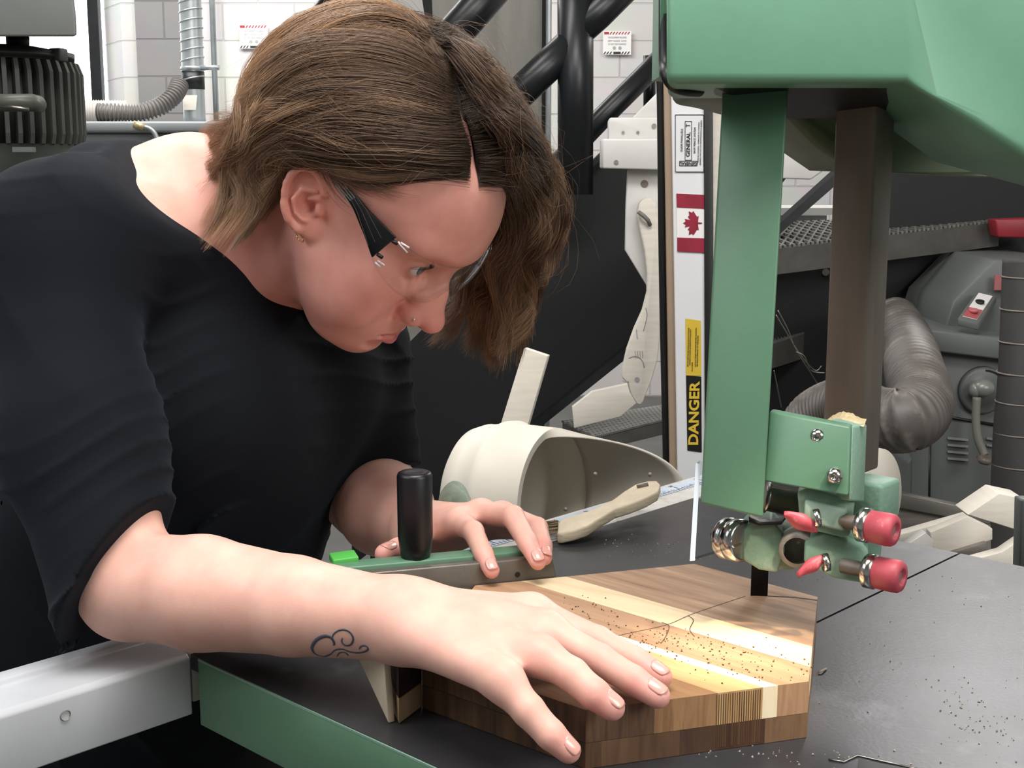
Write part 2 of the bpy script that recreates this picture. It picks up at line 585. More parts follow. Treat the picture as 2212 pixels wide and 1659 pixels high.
# ------------------------------------------------------------------ metal duct, conduit, hoses at the left
t = thing('ventilation_duct', PY(410, 262, 6.5), 'vertical galvanised spiral duct standing beside the window, with ring seams', 'duct')
a, b = PY(408, -60, 6.5), PY(414, 300, 6.5)
r = 23 * 6.5 / FOC
mb = MB()
top = 2.6
prof = []
N = 60
for k in range(N + 1):
    prof.append((k / N * (ZC - LEDGE - .002), r * (1.0)))
mb.lathe((a.x, 6.5, LEDGE + .001), (0, 0, 1), prof, 32)
mb.build('duct_body', 'galv', t)
for k in range(9):
    z = PY(0, 22 + k * 21 - 20, 6.5).z
    mb = MB()
    mb.tube([(a.x + (r + .001) * math.cos(q / 24 * 2 * PI), 6.5 + (r + .001) * math.sin(q / 24 * 2 * PI), z + 0.012 * math.cos(q / 24 * 2 * PI)) for q in range(25)], 0.004, 6)
    mb.build('seam', 'galv', t)
z = PY(0, 148, 6.5).z
MB().lathe((a.x, 6.5, z - 0.008), (0, 0, 1), [(0, r * 1.12), (0.016, r * 1.12)], 32).build('clamp_ring', 'galv', t)
MB().cyl((a.x + r, 6.44, z), (a.x + r + 0.09, 6.44, z), 0.012).build('gate_handle', 'galv', t)
MB().lathe((a.x, 6.5, z - 0.1), (0, 0, 1), [(0, r * 1.03), (0.085, r * 1.03)], 32).build('rubber_sleeve', 'rubber', t)
MB().prism([(a.x - .04, 6.5 - r - .002, z - .2), (a.x + .02, 6.5 - r - .002, z - .2), (a.x + .03, 6.5 - r - .002, z - .13), (a.x - .04, 6.5 - r - .002, z - .13)], (0, 0.004, 0)).build('paper_tag', 'white_wood', t)

cx = PY(459, 100, 7.3).x
o = MB().cyl((cx, 7.33, 1.2), (cx, 7.33, ZC), 0.016, n=16).build('conduit', 'galv')
single(o, 'thin vertical metal conduit on the white wall right of the spiral duct', 'pipe')


def ribbed_hose(name, pts, r, nrib, mat, label, amp=0.12, cat='hose', n=28, cat_kind=None, rf=None):
    pts = bez(pts, nrib * 6 + 1)
    mb = MB()
    R = []
    x = None
    for i, p in enumerate(pts):
        tt = (pts[min(i + 1, len(pts) - 1)] - pts[max(i - 1, 0)]).normalized()
        x = tt.orthogonal().normalized() if x is None else (x - tt * x.dot(tt)).normalized()
        y = tt.cross(x)
        rr = r * (rf(i / len(pts)) if rf else 1) * (1 + amp * (0.5 - abs(math.sin(PI * i / 6))))
        R.append([p + (x * math.cos(2 * PI * k / n) + y * math.sin(2 * PI * k / n)) * rr for k in range(n)])
    mb.rings(R, True)
    o = mb.build(name, mat)
    return single(o, label, cat)


def onl(u, y, r): return Vector((PY(u, 200, y).x, y, LEDGE + r))
ribbed_hose('flexible_hose', [PY(388, 182, 6.38), PY(376, 205, 6.32), PY(345, 230, 6.27), PY(300, 244, 6.23), onl(255, 6.2, .045), onl(210, 6.2, .045)], 17 * 6.3 / FOC, 30, 'hose_grey',
            'grey ribbed flexible hose curving down from the duct onto the grey ledge', 0.35)
ribbed_hose('dust_hose', [onl(150, 6.5, .062), onl(180, 6.5, .062), onl(225, 6.52, .062), onl(272, 6.55, .062)], 24 * 6.6 / FOC, 26, 'hose_light',
            'thick pale ribbed hose lying on the ledge under the window', 0.1)
t = thing('air_line', PY(300, 275, 6.0), 'pale air line with a cream fitting hanging from the ledge edge', 'pipe')
MB().cyl(PY(290, 268, 6.01), PY(312, 276, 6.01), 0.016).build('fitting', 'brass', t)
MB().tube(bez([PY(310, 274, 6.01), PY(326, 280, 6.01), PY(338, 296, 6.01), PY(344, 330, 6.01), PY(346, 420, 6.01)], 30), 0.011, 10).build('tube', 'galv', t)

# ------------------------------------------------------------------ motor and hood at the left edge
D = 2.6
t = thing('machine_motor', P(60, 330, D + 0.2), 'dark finned electric motor standing upright behind the shoulder', 'motor')
c = P(0, 200, D + .25)
zt, zm, zb = P(0, 103, D + .25).z, P(0, 136, D + .25).z, P(0, 312, D + .25).z
r = 158 * (D + .25) / FOC
mb = MB().lathe((c.x, c.y, zm), (0, 0, 1), [(0, r * 0.98), (0.02, r * 1.0), (zt - zm - 0.03, r * 0.99), (zt - zm - 0.01, r * 0.9), (zt - zm, r * 0.55), (zt - zm, 0.01)], 64)
mb.build('end_bell', 'motor', t)
MB().lathe((c.x, c.y, zb), (0, 0, 1), [(0, r * 0.9), (zm - zb, r * 0.9)], 64).build('body', pmat('motor_core', '#24261f', 0.6), t)
for k in range(44):
    an = 2 * PI * k / 44
    dx, dy = math.cos(an), math.sin(an)
    if dy > 0.45: continue
    ca, cb_ = r * 0.86, r * 1.1
    tx, ty = -dy * 0.0045, dx * 0.0045
    def q(rr, z, s): return (c.x + dx * rr + tx * s, c.y + dy * rr + ty * s, z)
    hh = zm - zb
    prof = [(ca, zb), (cb_ * 0.97, zb), (cb_, zb + hh * 0.12), (cb_, zb + hh * 0.86), (cb_ * 0.95, zm - 0.001), (ca, zm - 0.001)]
    MB().prism([q(a_, z_, -1) for a_, z_ in prof], (tx * 2, ty * 2, 0)).build('cooling_fin', 'motor', t)
for an in (-PI / 2 + 0.28, -0.32, -PI / 2 - 0.5):
    x, y = c.x + math.cos(an) * r * 0.98, c.y + math.sin(an) * r * 0.98
    MB().box((x, y, (zm + zt) / 2 - 0.005), (0.03, 0.03, (zt - zm) * 0.85), Matrix.Rotation(an, 3, 'Z')).build('bolt_lug', 'motor', t, bevel=0.004)
MB().lathe((c.x, c.y, zb - 0.45), (0, 0, 1), [(0, r * 1.2), (0.3, r * 1.2), (0.36, r * 1.12), (0.45, r * 1.05)], 64).build('base_flange', pmat('dark_olive', '#262b23', 0.6), t)
xs = P(43, 90, D + .25)
MB().cyl((c.x + 43 * (D + .25) / FOC, c.y, zt - 0.01), (c.x + 43 * (D + .25) / FOC, c.y, P(0, 70, D + .25).z), 22 * (D + .25) / FOC / 1.0, n=24).build('shaft_collar', 'black_plate', t)
MB().tube([P(-30, 222, D - .08), P(72, 222, D - .08), P(80, 224, D - 0.04), P(82, 226, D + .06)], 0.017, 16).build('handle_bar', pmat('handle_grey', '#54574f', 0.4), t)
MB().cyl(P(0, 228, D - .11), P(62, 236, D - .11), 0.003).build('cotter_pin', 'steel', t)
MB().box(P(52, 323, D), (0.04, 0.02, 0.01)).build('bracket', 'motor_cap', t)

t = thing('belt_guard', P(0, 75, D + 0.2), 'smooth grey metal hood above the finned motor', 'machine')
pts = [(-160, -60), (150, -60), (159, -10), (164, 30), (166, 74), (163, 79), (-160, 79)]
hm = MB()
hm.rings([[P(u, v, D) for u, v in pts], [P(u - 4, v, D + .5) for u, v in pts]], True, 0, False)
hm.build('hood', 'motor_cap', t, bevel=0.012, seg=4)
MB().cyl(P(43, 79, D + .25), P(43, 98, D + .25), 0.02).build('spindle', 'rubber', t)

# ------------------------------------------------------------------ steel staircase
Y1, Y2 = 3.5, 2.9
stair = thing('staircase', PY(1500, 1300, 3.3), 'black steel staircase with mesh treads rising to the right behind the saw', 'staircase')
MB().prism([PY(u, v, Y1) for u, v in [(760, 864), (1235, 388), (1445, 188), (1700, -60), (2050, -60), (1560, 560), (1365, 739), (1150, 912), (760, 1224)]], (0, 0.012, 0)).build('stringer', 'black_plate', stair)
MB().prism([PY(u, v, Y1 - 0.05) for u, v in [(1237, 388), (1447, 186), (1453, 194), (1243, 398)]], (0, 0.06, 0)).build('flange', 'black_paint', stair)
MB().prism([PY(u, v, Y1 - 0.05) for u, v in [(800, 1196), (1150, 916), (1370, 737), (1560, 562), (1568, 574), (1374, 758), (1165, 925), (800, 1216)]], (0, 0.06, 0)).build('flange', 'black_paint', stair)
MB().prism([PY(u, v, Y2) for u, v in [(1560, 660), (1690, 585), (1822, 540), (1826, 372), (2180, 30), (2400, 30), (2400, 400), (2212, 552), (1920, 778), (1640, 996), (1500, 1100), (1500, 668)]], (0, 0.012, 0)).build('stringer', 'black_plate', stair)
MB().prism([PY(u, v, Y2 - 0.06) for u, v in [(1640, 996), (1920, 775), (2212, 548), (2300, 480), (2300, 510), (2212, 578), (1930, 795), (1660, 1012)]], (0, 0.07, 0)).build('flange', pmat('flange_grey', '#3d3d3c', 0.5), stair)
MB().prism([PY(u, v, Y2 - 0.05) for u, v in [(1560, 600), (1690, 478), (1818, 362), (1824, 384), (1700, 492), (1570, 614)]], (0, 0.06, 0)).build('flange', 'black_paint', stair)
for (u, v) in ((2051, 600), (1784, 588), (1929, 688), (1935, 700)):
    MB().cyl(PY(u, v, Y2 - 0.0), PY(u, v, Y2 - 0.012), 0.008).build('bolt', 'steel', stair)
MB().cyl(PY(1929, 700, Y2), PY(1929, 730, Y2 - .02), 0.010).build('bracket', 'black_paint', stair)


# treads: an angle-steel frame with an expanded-metal infill
def tread(fl, fr, bl, br_, h, name='tread', infill=True):
    # fl, fr: nose edge left/right (top), bl, br_: rear edge; points in space
    n = MB()
    dz = Vector((0, 0, -h))
    cc_ = (fl + fr + bl + br_) / 4
    n.rings([[p + Vector((0, 0, 0.001)), p + dz, p.lerp(cc_, .05) + dz, p.lerp(cc_, .05) + Vector((0, 0, 0.001))] for p in (fl, fr, br_, bl)], cap=False, smooth=False, closed=True)
    fr_o = n.build(name, M['tread_steel'], stair)
    if not infill: return fr_o
    g = MB()
    NX, NY = 34, 9
    for j in range(NY):
        for i in range(NX):
            for s in (1, -1):
                a = (i + (0.5 if j % 2 else 0)) / NX
                b_ = a + 0.5 / NX
                y0, y1 = (j / NY, (j + 1) / NY) if s > 0 else ((j + 1) / NY, j / NY)
                p = fl.lerp(fr, a).lerp(bl.lerp(br_, a), y0)
                q_ = fl.lerp(fr, b_).lerp(bl.lerp(br_, b_), y1)
                w = (fr - fl).normalized() * 0.0028
                up = Vector((0, 0, 0.006))
                g.hexa([p - w, p + w, q_ + w, q_ - w], [x + up for x in (p - w, p + w, q_ + w, q_ - w)])
    m_ = g.build('expanded_mesh', M['mesh_steel'], fr_o)
    tag(m_, kind=None)
    return fr_o


M['tread_steel'] = pmat('worn_tread_steel', '#55534f', 0.5, 0.2, var=0.2, vscale=20, bump=0.2, bscale=90)
M['mesh_steel'] = pmat('dusty_mesh_steel', '#7e7c78', 0.5, 0.3, var=0.25, vscale=30)
tread(PY(1285, 948, 2.95), PY(1560, 880, 2.95), PY(1215, 912, 3.5), PY(1500, 868, 3.5), 0.03)
tread(PY(1560, 776, 2.75), PY(1792, 706, 2.95), PY(1560, 700, 3.3), PY(1770, 684, 3.5), 0.055)
tread(PY(1500, 560, 2.6), PY(2160, 480, 2.85), PY(1500, 490, 3.2), PY(2060, 470, 3.4), 0.052)
o = MB().prism([PY(u, v, 2.78) for u, v in [(2150, 474), (2260, 470), (2260, 515), (2156, 513)]], (0, 0.05, 0)).build('red_plate', pmat('red_enamel', '#8c2530', 0.45), stair, bevel=0.004)
o['label'] = 'red painted end plate'
# round handrail and its post
def pipe(name, pts, r, mat='black_paint'):
    return MB().tube([Vector(p) for p in pts], r, 20).build(name, mat, stair)
pipe('post', [PY(1243, -80, 3.3), PY(1243, 420, 3.3)], 38 * 3.3 / FOC)
pipe('handrail', [PY(1060, 262, 3.3), PY(1160, 165, 3.3), PY(1243, 85, 3.3)], 34 * 3.3 / FOC)
pipe('handrail', [PY(1236, 78, 3.3), PY(1290, 30, 3.3), PY(1380, -60, 3.3)], 34 * 3.3 / FOC)
pipe('handrail', [PY(1200, 360, 3.6), PY(1300, 255, 3.6), PY(1450, 105, 3.6)], 23 * 3.6 / FOC)
pipe('handrail', [PY(870, 195, 3.5), PY(1010, 40, 3.5), PY(1100, -65, 3.5)], 38 * 3.5 / FOC)
pipe('baluster', [PY(1403, 120, 3.7), PY(1403, 260, 3.7)], 13 * 3.7 / FOC)
pipe('brace', [PY(560, 205, 4.2), PY(640, 100, 4.2), PY(760, -60, 4.2)], 22 * 4.2 / FOC)
MB().prism([PY(u, v, 4.25) for u, v in [(590, 180), (720, 0), (780, -60), (930, -60), (935, 60), (700, 180)]], (0, 0.02, 0)).build('side_panel', 'black_plate', stair)

# white things seen through the stair
o = MB().prism([PY(u, v, 4.1) for u, v in [(790, 60), (800, -40), (905, -40), (920, 60)]], (0, 0.03, 0)).build('wall_panel', 'white_paint')
single(o, 'white board hanging behind the top of the head beside the stair brace', 'board')
bx = thing('white_cabinet', PY(1740, 520, 4.6), 'white cabinet glimpsed through the gap between stair stringer and saw post', 'cabinet')
bp_ = PY(1715, 462, 4.6)
MB().box((bp_.x, bp_.y, bp_.z / 2), (0.16, 0.3, bp_.z)).build('body', 'machine_grey', bx)
MB().box((PY(1740, 440, 4.7).x, 4.66, bp_.z + .012), (0.26, 0.34, 0.024)).build('top', 'white_paint', bx)
# ------------------------------------------------------------------ the table frame: d1 runs away to the right, d2 towards the right front
A1 = math.radians(46.5)
D1 = Vector((math.cos(A1), math.sin(A1), 0))
D2 = Vector((D1.y, -D1.x, 0))
K0 = Vector((-0.242, 0.924, 0))
TT = 0.95                                        # table top height


def T(a, b, z):
    return K0 + D1 * a + D2 * b + Vector((0, 0, z))


saw = thing('bandsaw', T(0.33, 0.3, 0), 'green cast bandsaw with dark iron table, blade guard and red guide knobs', 'bandsaw')
# iron table top in two halves, split by the blade slot
L1, L2, SB = 0.645, 0.80, 0.305
tb = MB()
hole = 0.03
tb.prism([T(0.0014, 0, TT), T(L1, 0, TT), T(L1, SB - .0012, TT), T(0.34, SB - .0012, TT), T(0.34, SB + .0012, TT), T(L1, SB + .0012, TT), T(L1, L2, TT), T(0.0014, L2, TT)], (0, 0, -0.012))
tb.build('table_top', 'table_iron', saw)
# insert / mitre groove recess near the lower edge of the view
gv = MB()
gv.prism([T(0.0, L2, TT - .0022), T(0, 0.012, TT - .0022), T(0.012, 0, TT - .0022), T(0.02, .0006, TT - .0022), T(0.0012, 0.02, TT - .0022), T(0.0012, L2, TT - .0022)], (0, 0, -0.05))
gv.prism([T(0.0014, L2, TT - .0125), T(0.0014, 0.012, TT - .0125), T(0.012, 0.0006, TT - .0125), T(L1, 0, TT - 0.0125), T(L1, L2, TT - .0125)], (0, 0, -0.0397))
gv.build('table_apron', 'green', saw, bevel=0.0008, seg=2)
rim = MB()
rim.prism([T(0, 0.012, TT - 0.0005), T(0.012, 0, TT - 0.0005), T(0.02, 0.0004, TT - .0005), T(0.0012, 0.02, TT - .0005), T(0.0012, L2, TT - .0005), T(0, L2, TT - .0005)], (0, 0, -0.0016))
rim.build('apron_rim', 'green_pale', saw)
# pedestal
MB().box(T(0.36, 0.42, 0.62), (0.3, 0.34, 0.52), Matrix.Rotation(A1, 3, 'Z')).build('trunnion', 'black_plate', saw)
MB().box(T(0.40, 0.44, 0.19), (0.6, 0.6, 0.37), Matrix.Rotation(A1, 3, 'Z')).build('base_cabinet', 'green', saw, bevel=0.02)
# column that carries the head, to the right of the view
MB().box(T(0.52, 1.00, 0.95), (0.22, 0.16, 1.9), Matrix.Rotation(A1, 3, 'Z')).build('column', 'green_cast', saw, bevel=0.02)

# upper wheel housing
hd = MB()
fr = [P(1440, -90, .86), P(1440, 181, .86), P(1960, 181, .86), P(2010, 205, .855), P(2110, 268, .835), P(2225, 348, .815), P(2500, 420, .78), P(2500, -90, .78), P(1960, -90, .86)]
back = [Vector((p.x * (1.225 if p.x < .15 else 1.0), p.y + 0.19, p.z)) for p in fr]
n = len(fr)
hd.add(fr + back, [(0, 1, 2, 8), (2, 3, 4, 5, 6, 7, 8), tuple(range(n + n - 1, n - 1, -1))] + [(i, (i + 1) % n, n + (i + 1) % n, n + i) for i in range(n)])
hd.build('wheel_housing', 'green_cast', saw, bevel=0.007, seg=4)
# rear half of the head casting, seen from below, the underside shade painted in
ra = MB()
fr = [P(1560, 215, 1.06), P(1700, 253, 1.06), P(1760, 315, 1.06), P(1840, 370, 1.06), P(1930, 373, 1.06), P(2260, 386, 1.0), P(2500, 390, 1.0), P(2500, 100, 1.0), P(1500, 100, 1.06), P(1500, 205, 1.06)]
ra.prism(fr, (0, 0.16, 0))
ra.build('head_casting', pmat('shaded_green_enamel', '#5d6a52', 0.5, var=0.15, vscale=12), saw, bevel=0.008, seg=3)
MB().prism([P(1535, 186, .90), P(1560, 186, .90), P(1960, 186, .90), P(1975, 256, 1.0), P(1700, 256, 1.02), P(1545, 205, .98)], (0, 0.0, 0.012)).build('blade_opening', 'rubber', saw)  # black slab in place of the shaded cavity inside the housing
# black rubber seal at the left corner of the housing door
MB().tube(bez([P(1436, -60, .93), P(1436, 120, .93), P(1440, 160, .92), P(1455, 184, .92), P(1480, 194, .93), P(1510, 196, .95)], 30), 0.0045, 12).build('door_seal', 'rubber', saw)
MB().box(P(1436, 20, .95), (0.012, 0.05, 0.1)).build('door_edge', 'green', saw)

# blade guard: a folded green channel
yaw = Matrix.Rotation(math.radians(-18), 3, 'Z')
gd = thing_top = None
q = [P(1561, 186, .935), P(1703, 186, .915), P(1648, 1120, .875), P(1513, 1088, .895)]
gu = MB()
ext = Vector((0.004, 0.02, 0))
gu.hexa(q, [p + ext for p in q])
g_o = gu.build('blade_guard', 'green', saw, bevel=0.002)
# clear shield fixed to the guard's left edge
q0 = [P(1505, 1000, .905), P(1605, 1030, .90), P(1600, 1178, .885), P(1492, 1212, .885)]
ax = MB().hexa(q0, [p + Vector((0.0045, 0.0045, 0)) * 1 + Vector((-.001, 0.004, 0)) for p in q0])
cs_o = ax.build('clear_shield', 'clear', saw)
ee = MB().hexa([P(1503, 1000, .904), P(1513, 1002, .9045), P(1501, 1211, .8845), P(1490, 1212, .884)], [P(1503, 1000, .909), P(1513, 1002, .9095), P(1501, 1211, .8895), P(1490, 1212, .889)])
ee.build('shield_edge', pmat('frosted_edge', '#b9c2cc', .3), cs_o)

# guide post: square bar turned on edge
def bar(cu, cv0, cv1, d, s, ang, name, mat, bev=0.0015):
    a, b = P(cu, cv0, d), P(cu, cv0, d)
    z0 = P(cu, cv1, d).z
    return MB().box(((a.x), a.y, (a.z + z0) / 2), (s, s, a.z - z0), Matrix.Rotation(math.radians(ang), 3, 'Z')).build(name, mat, saw, bevel=bev)
pc = P(1872, 188, .985)
zb_ = P(1862, 1045, .985).z
MB().box((pc.x - 0.0, pc.y, (pc.z + .05 + zb_) / 2), (0.034, 0.032, pc.z + .05 - zb_), Matrix.Rotation(math.radians(-42), 3, 'Z')).build('guide_post', 'steel_dark', saw, bevel=0.0025)

# bracket plate and block bolted to the post
q = [P(1662, 888, .90), P(1838, 922, .875), P(1832, 1072, .865), P(1650, 1040, .885)]
MB().hexa(q, [p + Vector((0.004, 0.010, 0)) for p in q]).build('bracket_plate', 'green', saw, bevel=0.0015)
q = [P(1795, 905, .91), P(1842, 922, .878), P(1835, 1082, .868), P(1790, 1075, .90)]
r_ = [P(1840, 900, .955), P(1872, 916, .90), P(1866, 1085, .89), P(1840, 1050, .95)]
MB().hexa(q, r_).build('clamp_block', 'green_pale', saw, bevel=0.0015)
MB().box(P(1885, 1085, .93), (0.028, 0.03, 0.035), Matrix.Rotation(math.radians(-42), 3, 'Z')).build('lower_block', 'green_pale', saw, bevel=0.003)
for (u, v, dd_) in ((1766, 943, .884), (1802, 1028, .866)):
    c = P(u, v, dd_)
    ax = (Vector((-.35, -.94, 0))).normalized()
    h = MB().lathe(c - ax * 0.004, ax, [(0, 0.0056), (0.004, 0.0056), (0.0055, 0.0053), (0.0072, 0.0042), (0.0082, 0.0026), (0.0083, 0.0018), (0.0066, 0.0016), (0.0066, 0.0001)], 32, cap=False)
    h.build('button_screw', 'chrome', saw)

# blade
bl = T(0.313, 0.296, 0)
bd = (Vector((0.9, -0.43, 0))).normalized()
zt_ = P(1636, 1110, .955).z
BB = MB().box((bl.x, bl.y, (TT - .05 + zt_) / 2), (0.0128, 0.0011, zt_ - TT + .05), Matrix.Rotation(math.radians(-3), 3, 'Z'))
BB.build('blade', 'blade', saw)

# chrome guide bearing + steel hub at the left
ax = (P(1625, 1172, .915) - P(1562, 1160, .935)).normalized()
c = P(1558, 1160, .92)
g = MB().lathe(c, ax, [(-0.004, 0.0035), (-0.004, 0.0055), (0.001, 0.0058), (0.002, 0.0135), (0.004, 0.0148), (0.0095, 0.0148), (0.0098, 0.0143), (0.0108, 0.0143), (0.0112, 0.0150), (0.019, 0.0150), (0.020, 0.012)], 48)
g.build('guide_bearing', 'chrome', saw)
MB().lathe(c - ax * 0.006, ax, [(0, 0.0052), (0.006, 0.0052)], 6, smooth=False).build('axle_bolt', 'rubber', saw)
# green casting around the blade
cs = MB()
q = [(1598, 1150), (1618, 1128), (1668, 1122), (1690, 1150), (1696, 1190), (1680, 1238), (1640, 1232), (1605, 1210)]
cs.prism([P(u, v, .905) for u, v in q], (0.006, 0.03, 0))
cs.build('guide_casting', 'green_pale', saw, bevel=0.002, seg=2)
q = [(1648, 1170), (1690, 1128), (1738, 1140), (1745, 1200), (1715, 1235), (1660, 1232)]
MB().prism([P(u, v, .925) for u, v in q], (0.004, 0.02, 0)).build('guide_casting', pmat('dusty_cast', '#75857a', 0.6, var=0.2, vscale=40, dirt=('#b5b2a4', 40, .5, .2)), saw, bevel=0.004, seg=3)
MB().lathe(P(1722, 1190, .895), (0.25, 0.95, 0.05), [(0, 0.0095), (0, 0.0125), (0.018, 0.0125), (0.018, 0.001)], 36, cap=False).build('thrust_bearing', 'steel_dusty', saw)
# steel pin
MB().lathe(P(1652, 1073, .905), (P(1735, 1092, .905) - P(1652, 1073, .905)), [(0, 0.004), (0, 0.0108), (0.002, 0.0112), (0.0025, 0.0095), (0.028, 0.0095)], 40).build('guide_pin', 'steel', saw)
MB().prism([P(u, v, .90) for u, v in [(1617, 1116), (1640, 1128), (1686, 1128), (1700, 1118), (1688, 1134), (1640, 1138), (1618, 1130)]], (0.003, 0.012, 0)).build('rubber_flap', 'rubber', saw, bevel=0.001)

# dusty castings with knobs
def poly(name, uv, d, ext, mat, bev=0.003):
    return MB().prism([P(u, v, d) for u, v in uv], ext, 0).build(name, mat, saw, bevel=bev, seg=3)
poly('upper_jaw', [(1722, 1062), (1745, 1052), (1842, 1080), (1846, 1088), (1836, 1158), (1818, 1162), (1728, 1140)], .885, (0.008, 0.028, 0), 'green_pale', .002)
poly('jaw_cover', [(1738, 1080), (1830, 1100), (1824, 1150), (1736, 1128)], .880, (0.004, 0.014, 0), pmat('mint_enamel', '#8fa998', .5, var=.15, vscale=30), .002)
poly('lower_jaw', [(1738, 1168), (1780, 1150), (1862, 1180), (1876, 1200), (1872, 1262), (1800, 1250), (1736, 1215)], .890, (0.008, 0.03, 0), 'green_pale', .002)
poly('jaw_web', [(1765, 1140), (1850, 1150), (1880, 1170), (1850, 1190), (1770, 1180)], .90, (0.008, 0.02, 0), 'green_pale', .002)
poly('back_casting', [(1838, 1045), (1905, 1040), (1908, 1140), (1900, 1240), (1850, 1240), (1842, 1150)], .925, (0.005, 0.02, 0), 'green_pale', .002)


def knob(u, v, d):
    ax = (P(u + 60, v + 12, d - 0.012) - P(u, v, d)).normalized()
    c = P(u, v, d)
    k = thing_k = MB().lathe(c + ax * 0.0, ax, [(-0.010, 0.0096), (-0.009, 0.0108), (0.003, 0.0112), (0.0065, 0.0109), (0.0085, 0.0096), (0.009, 0.0064), (0.0088, 0.0050), (0.004, 0.0046), (0.004, 0.0001)], 44, cap=False).build('adjusting_knob', 'red_plastic', saw)
    MB().lathe(c + ax * 0.0045, ax, [(0, 0.0046), (0.0022, 0.0042), (0.0024, 0.0008)], 20).build('knob_core', 'steel_dusty', k)
    MB().lathe(c - ax * 0.0175, ax, [(0, 0.010), (0.0015, 0.0118), (0.0075, 0.0118), (0.0078, 0.0095), (0.0105, 0.0092), (0.0108, 0.007)], 44).build('knurled_collar', 'chrome', saw)
    pr = []
    for i in range(15):
        pr += [(i * 0.001, 0.0052), (i * 0.001 + 0.0005, 0.0044)]
    MB().lathe(c - ax * 0.034, ax, pr, 24).build('threaded_rod', 'steel_dark', saw)


knob(1908, 1142, .865)
knob(1922, 1242, .865)


def wing(u0, v0, u1, v1, d, w, hub):
    a, b = P(u0, v0, d), P(u1, v1, d)
    m_ = (a + b) / 2
    ax = (b - a)
    L = ax.length
    ax.normalize()
    up = Vector((0, -0.35, 1)).normalized()
    up = (up - ax * up.dot(ax)).normalized()
    nn = ax.cross(up)
    R = Matrix((ax, up, nn)).transposed()
    mb = MB()
    RR = []
    for i in range(13):
        t_ = -1 + 2 * i / 12
        hw = w * (0.45 + 0.55 * math.exp(-(t_ * 1.6) ** 2)) * math.sqrt(max(0.02, 1 - abs(t_) ** 6))
        th = 0.0022 + 0.0028 * math.exp(-(t_ * 2.2) ** 2)
        RR.append([m_ + ax * (t_ * L / 2) + up * (hw * math.cos(2 * PI * k / 20)) + nn * (th * math.sin(2 * PI * k / 20)) for k in range(20)])
    mb.rings(RR)
    o = mb.build('wing_screw', 'red_plastic', saw)
    MB().cyl(P(*hub, d - 0.0), P(hub[0] - 14, hub[1] + 2, d), 0.0062).build('screw_boss', 'chrome', o)


wing(1694, 1108, 1766, 1146, .872, 0.0062, (1770, 1118))
wing(1722, 1243, 1786, 1199, .878, 0.0048, (1790, 1214))
# sawdust heap on the clamp block
hp = MB()
R_ = random.Random(4)
gx, gy = 18, 10
vs = []
for j in range(gy + 1):
    for i in range(gx + 1):
        s, t_ = i / gx, j / gy
        p = P(1785, 908, .935).lerp(P(1866, 922, .885), s).lerp(P(1800, 896, .96).lerp(P(1872, 905, .93), s), t_)
        h = 0.005 * math.sin(PI * t_) * math.sin(PI * min(1, s * 1.05)) * (0.7 + 0.6 * R_.random())
        vs.append(p + Vector((0, 0, h)))
fs = [(j * (gx + 1) + i, j * (gx + 1) + i + 1, (j + 1) * (gx + 1) + i + 1, (j + 1) * (gx + 1) + i) for j in range(gy) for i in range(gx)]
hp.add(vs, fs, 0, True)
o = hp.build('sawdust_heap', pmat('sawdust', '#c8b48c', 0.95, var=0.2, vscale=300))
tag(o, 'small heap of pale sawdust on the green clamp block at the foot of the guide post', 'sawdust', kind='stuff')

# ------------------------------------------------------------------ rail along the table's left side, with its scale
rail = thing('fence_rail', T(-0.3, -0.03, TT - .05), 'long white steel rail bolted along the left side of the saw table', 'rail')
rp_ = [(-0.001, TT - 0.0485), (-0.001, TT - 0.004), (-0.005, TT - 0.0005), (-0.045, TT - 0.0005), (-0.047, TT + 0.0035), (-0.062, TT + 0.0035), (-0.064, TT - 0.0485)]
MB().prism([T(-0.95, b_, z_) for b_, z_ in rp_], D1 * 0.952).build('rail_body', 'white_rail', rail, bevel=0.0015)
MB().prism([T(0.004, b_ - 0.001, z_) for b_, z_ in [(-0.002, TT - .04), (-0.002, TT - 0.002), (-0.062, TT - 0.002), (-0.062, TT - .04)]], D1 * 0.776).build('rail_extension', pmat('dusty_rail', '#c5c2bc', .55, var=.1, vscale=30, dirt=('#9a968e', 24, .5, .2)), rail, bevel=0.001)
sc_ = MB()
sc_.prism([T(0.3, -0.034, TT - .0018), T(0.3, -0.056, TT - .0018), T(0.775, -0.056, TT - .0018), T(0.775, -0.034, TT - .0018)], (0, 0, 0.0006))
sc_.build('measuring_tape', pmat('tape_white', '#b4bfcc', .5, var=.15, vscale=60), rail)
tk = MB()
for k in range(90):
    a_ = 0.32 + k * 0.005
    w_ = 0.012 if k % 10 == 0 else (0.008 if k % 5 == 0 else 0.005)
    tk.box(T(a_, -0.035 - w_ / 2, TT - .0010), (0.0007, w_, 0.0003), Matrix.Rotation(A1, 3, 'Z'))
tk.build('tape_ticks', 'black_plastic', rail)
for k in range(1, 9):
    M4 = Matrix.Translation(T(0.32 + k * 0.05, -0.051, TT - .0009)) @ Matrix.Rotation(A1 + 0, 4, 'Z')
    text_mesh(str(12 + k), 0.007, M4, 'red_plastic' if k == 8 else 'black_plastic', 'tape_number', rail, 0.0001)
c = P(141, 1545, .72)
hc = T(-0.315, 0.0, TT - 0.024)
rr = MB()
